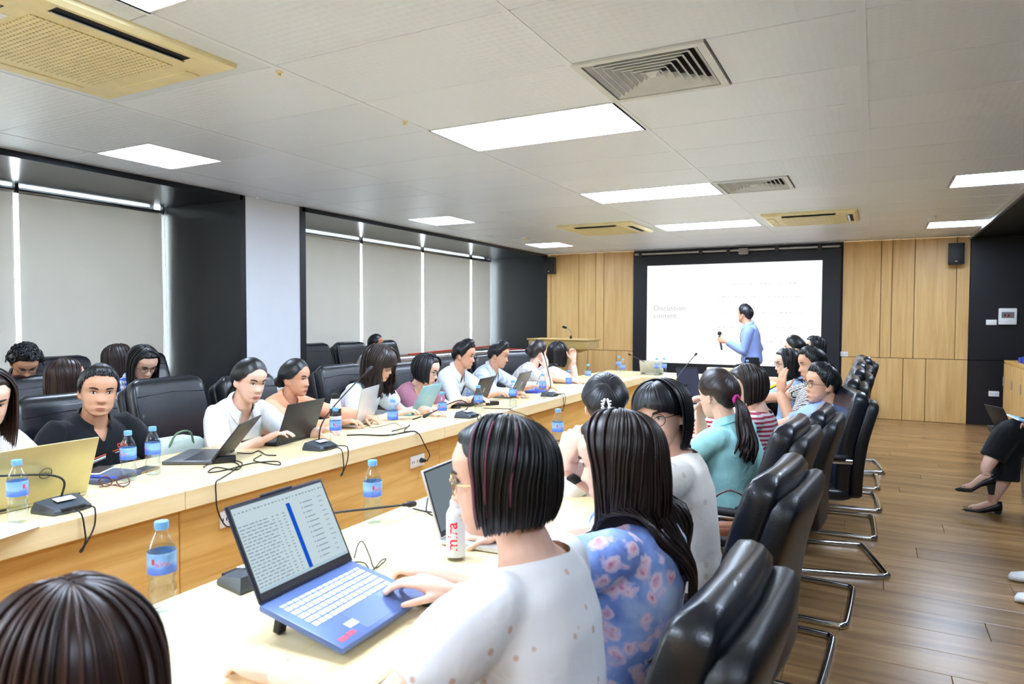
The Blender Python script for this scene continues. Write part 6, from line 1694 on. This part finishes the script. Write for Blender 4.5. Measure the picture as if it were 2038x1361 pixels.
# phones, notebook, pens, spectacles
def slab_px(px, py, yaw, w, d, hgt, mat, name, label, cat, z=TABZ, top=None):
    p = atz(px, py, z); t = tag(empty(name, (p.x, p.y, z + 0.0005), dg2(yaw)), label, cat)
    MB().rbox(-w / 2, w / 2, -d / 2, d / 2, 0, hgt, min(0.004, hgt * 0.45), 2).build('body', mat, t)
    if top: MB().rbox(-w / 2 + 0.003, w / 2 - 0.003, -d / 2 + 0.003, d / 2 - 0.003, hgt - 0.0005, hgt + 0.0006, 0.0004, 1).build('cover', top, t)
    return t
slab_px(215, 952, 10, 0.15, 0.21, 0.018, plain('slate_cover', (74, 84, 104), 0.6), 'notebook', 'slate grey notebook under the phone by the black polo', 'notebook', top=plain('slate_cover2', (80, 90, 112), 0.6))
slab_px(197, 938, 35, 0.075, 0.15, 0.008, 'whiteplastic', 'phone', 'white phone lying on the slate notebook', 'phone', z=TABZ + 0.019, top='blackplastic')
slab_px(282, 938, 20, 0.075, 0.15, 0.008, plain('tan_case', (178, 128, 74), 0.5), 'phone', 'phone in a tan case between the two bottles', 'phone', top='blackplastic')
p = atz(205, 950, TABZ + 0.022)
tag(MB().tube([(-0.06, -0.02, 0.004), (0.06, 0.02, 0.004)], [0.004, 0.0042], 8, roundend=True).build('pen', plain('blue_pen', (60, 80, 214), 0.4), None, (p.x, p.y, TABZ + 0.0195)), 'blue pen on the slate notebook', 'pen')
p = atz(222, 968, TABZ)
t = tag(empty('spectacles', (p.x + 0.02, p.y, TABZ + 0.001), 0.5), 'folded brown spectacles in front of the slate notebook', 'spectacles')
for s in (-1, 1):
    MB().tube([(s * 0.035 + 0.026 * math.cos(q * PI / 10), 0.0, 0.022 + 0.02 * math.sin(q * PI / 10)) for q in range(21)], 0.0022, 6, caps=False).build('rim', plain('tortoise', (96, 48, 34), 0.35), t)
    MB().tube([(s * 0.063, 0, 0.03), (s * 0.06, -0.01, 0.02), (-s * 0.05, -0.02, 0.004)], 0.002, 6).build('temple', bpy.data.materials['tortoise'], t)
MB().tube([(-0.01, 0, 0.026), (0.01, 0, 0.026)], 0.002, 6).build('bridge', bpy.data.materials['tortoise'], t)
def papers(px, py, yaw, n, label, w=0.21, d=0.297, mat='paper', pos=None):
    p = atz(px, py, TABZ) if pos is None else V3(pos); random.seed(int(px + py))
    t = tag(empty('paper_sheets', (p.x, p.y, TABZ + 0.0006), dg2(yaw)), label, 'papers', 'paper sheets')
    for k in range(n):
        a = random.uniform(-6, 6); o = MB().box(-w / 2, w / 2, -d / 2, d / 2, 0, 0.0008).build('sheet', mat, t, (random.uniform(-.008, .008), random.uniform(-.008, .008), k * 0.0009), dg2(a), smooth=0)
papers(1150, 768, 10, 4, 'white papers beside the clasped hands'); papers(1118, 777, 5, 3, 'white notepad below the pale grey laptop'); papers(-60, 1072, 20, 2, 'paper corner at the lower left of the window arm')
papers(0, 0, 25, 3, 'white papers under the arm of the woman in eyelet', pos=(-1.12, 0.66, 0)); papers(0, 0, 8, 4, 'documents on the head table', pos=(-1.75, 8.1, 0)); papers(0, 0, 0, 3, 'papers before the woman with the yellow scarf', pos=(-1.15, 5.5, 0)); papers(0, 0, 12, 3, 'white papers by the raised tablet', pos=(-1.3, 4.2, 0)); papers(0, 0, -8, 3, 'white papers under the ponytailed woman', pos=(-1.08, 3.35, 0))
slab_px(1065, 780, 0, 0.16, 0.23, 0.012, plain('royal_blue_folder', (60, 76, 180), 0.5), 'folder', 'royal blue folder by the pale grey laptop', 'folder')
slab_px(830, 833, 12, 0.01, 0.14, 0.008, 'blackplastic', 'pen', 'dark pen in front of the sky blue laptop', 'pen')
slab_px(815, 820, 12, 0.012, 0.15, 0.008, plain('wood_stick', (196, 160, 110), 0.6), 'ruler', 'wooden ruler near the sky blue laptop', 'ruler')
# cardboard name box on the head table
p = V3((-1.62, 8.38, TABZ))
t = tag(empty('name_box', p), 'pale cardboard box with a finger notch on the head table', 'box')
MB().box(-0.16, 0.16, -0.05, 0.05, 0.0005, 0.10).build('carton', plain('kraft', (236, 216, 164), 0.7), t, smooth=0)
MB().lathe([(0.012, 0.0), (0.012, 0.0008)], 12).build('notch', 'dark', t, (0, -0.0505, 0.09), (PI / 2, 0, 0))
t = tag(empty('conference_phone', (-2.05, 8.3, TABZ)), 'black conference phone on the head table', 'phone')
MB().lathe([(0.085, 0), (0.085, 0.012), (0.05, 0.035), (0.02, 0.04)], 20).build('body', 'blackplastic', t); MB().lathe([(0.045, 0.036), (0.045, 0.042)], 16).build('speaker_grille', 'rubber', t)
# chargers and cables
p = atz(447, 920, TABZ)
tag(MB().rbox(-0.05, 0.05, -0.025, 0.025, 0.0, 0.03, 0.006, 2).build('power_adapter', 'blackplastic', None, (p.x, p.y, TABZ), 0.9), 'black power adapter beside the dark laptop', 'power adapter', 'black power adapters')
p = atz(980, 806, TABZ)
tag(MB().rbox(-0.05, 0.05, -0.025, 0.025, 0.0, 0.03, 0.006, 2).build('power_adapter', 'blackplastic', None, (p.x, p.y, TABZ), 0.9), 'black power adapter beside the black laptop of the man in white', 'power adapter', 'black power adapters')
sk1 = V3((XI - 0.03, atx(463, 1027, XI - 0.04).y + 0.03, atx(463, 1027, XI - 0.04).z))
cable([atz(452, 915, TABZ + .004), atz(475, 925, TABZ + .004), atz(462, 938, TABZ + .004), atz(440, 952, TABZ + .004), V3((XI + 0.006, atz(432, 962, TABZ).y, TABZ + 0.004)), atx(430, 985, XI + 0.012), atx(433, 1015, XI + 0.012), atx(448, 1045, XI + 0.012), atx(466, 1046, XI + 0.012), sk1 + V3((0.05, 0, -0.01))], 'black cable hanging over the table edge to the near socket')
cable_px([(405, 930), (420, 918), (440, 905), (465, 915), (482, 922), (470, 935), (430, 930), (415, 940), (450, 935), (500, 922), (550, 918), (556, 925), (520, 920), (505, 915), (520, 905)], 'tangled charger cable around the power adapter')
cable_px([(472, 901), (500, 902), (515, 897), (530, 905), (550, 906)], 'thin cable lying between the dark laptops')
cable_px([(690, 866), (720, 865), (770, 866), (820, 858), (832, 862)], 'thick black cable lying along the table before the silver laptop', r=0.004)
sk2 = atx(829, 917, XI - 0.04)
cable([atz(780, 858, TABZ + .004), atz(810, 850, TABZ + .008), atz(815, 846, TABZ + .01), atz(805, 858, TABZ + .004), V3((XI + 0.006, atz(832, 862, TABZ).y, TABZ + 0.004)), atx(845, 885, XI + 0.012), atx(855, 905, XI + 0.012), atx(850, 916, XI + 0.012), V3((XI + 0.02, sk2.y + 0.03, sk2.z))], 'black cable dropping to the far socket', r=0.0032)
cable_px([(720, 852), (735, 845), (742, 838), (730, 840), (738, 850), (760, 848), (785, 842), (800, 850)], 'thin curly cable beside the silver laptop', r=0.0016)
cable([atz(962, 812, TABZ + .004), atz(990, 813, TABZ + .004), atz(1020, 814, TABZ + .004), V3((XI + 0.005, atz(1040, 818, TABZ).y, TABZ + 0.004)), atx(1058, 832, XI + 0.012), atx(1064, 850, XI + 0.012)], 'black cable curving off the table edge past the striped shirt')
cable([atz(705, 1110, TABZ + .004), atz(712, 1085, TABZ + .03), atz(722, 1078, TABZ + .05), atz(735, 1105, TABZ + .02), atz(745, 1130, TABZ + .004), atz(762, 1120, TABZ + .012), atz(768, 1112, TABZ + .014), atz(758, 1116, TABZ + .01), atz(740, 1135, TABZ + .004), atz(725, 1120, TABZ + .004), atz(705, 1118, TABZ + .004)], 'thin tangled cable beside the blue laptop', r=0.0017)
cable([atz(858, 960, TABZ + .004), atz(850, 1000, TABZ + .004), atz(850, 1018, TABZ + .004), atz(870, 1030, TABZ + .004), atz(886, 1040, TABZ + .004)], 'black cable behind the silver laptop on the near arm')
cable([atz(822, 1012, TABZ + .004), atz(850, 1018, TABZ + .004), atz(872, 1020, TABZ + .004)], 'short black cable crossing the near arm')
# brown handbag on the second chair
bx = atz(1462, 1062, 0.62); bx.z = 0.492
t = tag(empty('handbag', bx, dg2(25)), 'brown leather handbag between the second and third aisle chairs', 'handbag'); t.scale = (0.75, 0.75, 0.85)
M['bagbrown'] = plain('bag_leather', (158, 96, 66), 0.45, vary=0.2); M['bagdark'] = plain('bag_strap', (74, 42, 36), 0.4)
MB().rbox(-0.15, 0.15, -0.06, 0.06, 0.0, 0.20, 0.035, 4).build('body', 'bagbrown', t); MB().rbox(-0.13, 0.13, -0.068, 0.0, 0.10, 0.19, 0.02, 3).build('flap', 'bagbrown', t)
MB().tube(bez([(-0.10, -0.05, 0.17), (-0.14, -0.06, 0.30), (-0.04, -0.05, 0.36), (0.06, -0.05, 0.30), (0.08, -0.05, 0.17)], 6), 0.013, 8, flat=0.35).build('strap', 'bagdark', t)
# mint bag seat seen behind the table edge
t = tag(empty('tote_bag', (-3.42, 2.42, 0.52)), 'pale mint tote bag on the seat of the empty chair', 'bag')
MB().rbox(-0.10, 0.10, -0.16, 0.16, 0.0, 0.26, 0.04, 3).build('body', plain('mint_bag', (206, 222, 212), 0.6), t); MB().tube(bez([(0.09, -0.08, 0.22), (0.11, -0.04, 0.30), (0.11, 0.04, 0.30), (0.09, 0.08, 0.22)], 5), 0.006, 6).build('handle', plain('green_trim', (120, 150, 120), 0.6), t)
# folder on the lap at the right edge
t = tag(empty('folder', (1.0, 6.15, 0.70), 0.1), 'light blue folder on the lap of the woman with crossed legs', 'folder')
MB().rbox(-0.10, 0.16, -0.15, 0.15, 0.0, 0.014, 0.003, 1).xf(Matrix.Rotation(0.25, 4, 'Y')).build('cover', plain('light_blue_card', (136, 190, 230), 0.6), t)
MB().box(-0.09, 0.15, -0.14, 0.14, 0.003, 0.011).xf(Matrix.Rotation(0.25, 4, 'Y') @ Matrix.Translation((-0.015, 0, 0))).build('sheets', 'paper', t, smooth=0)
# red notice on a stand behind the aisle chairs
t = tag(empty('extinguisher_box', (-0.13, 11.05, 0)), 'red and white fire notice box behind the aisle chairs', 'box')
MB().rbox(-0.09, 0.09, -0.08, 0.08, 0.0, 0.30, 0.01, 1).build('case', plain('teal_case', (90, 150, 140), 0.5), t); MB().rbox(-0.09, 0.09, -0.085, 0.08, 0.30, 0.38, 0.008, 1).build('top', plain('red_case', (206, 40, 48), 0.5), t)
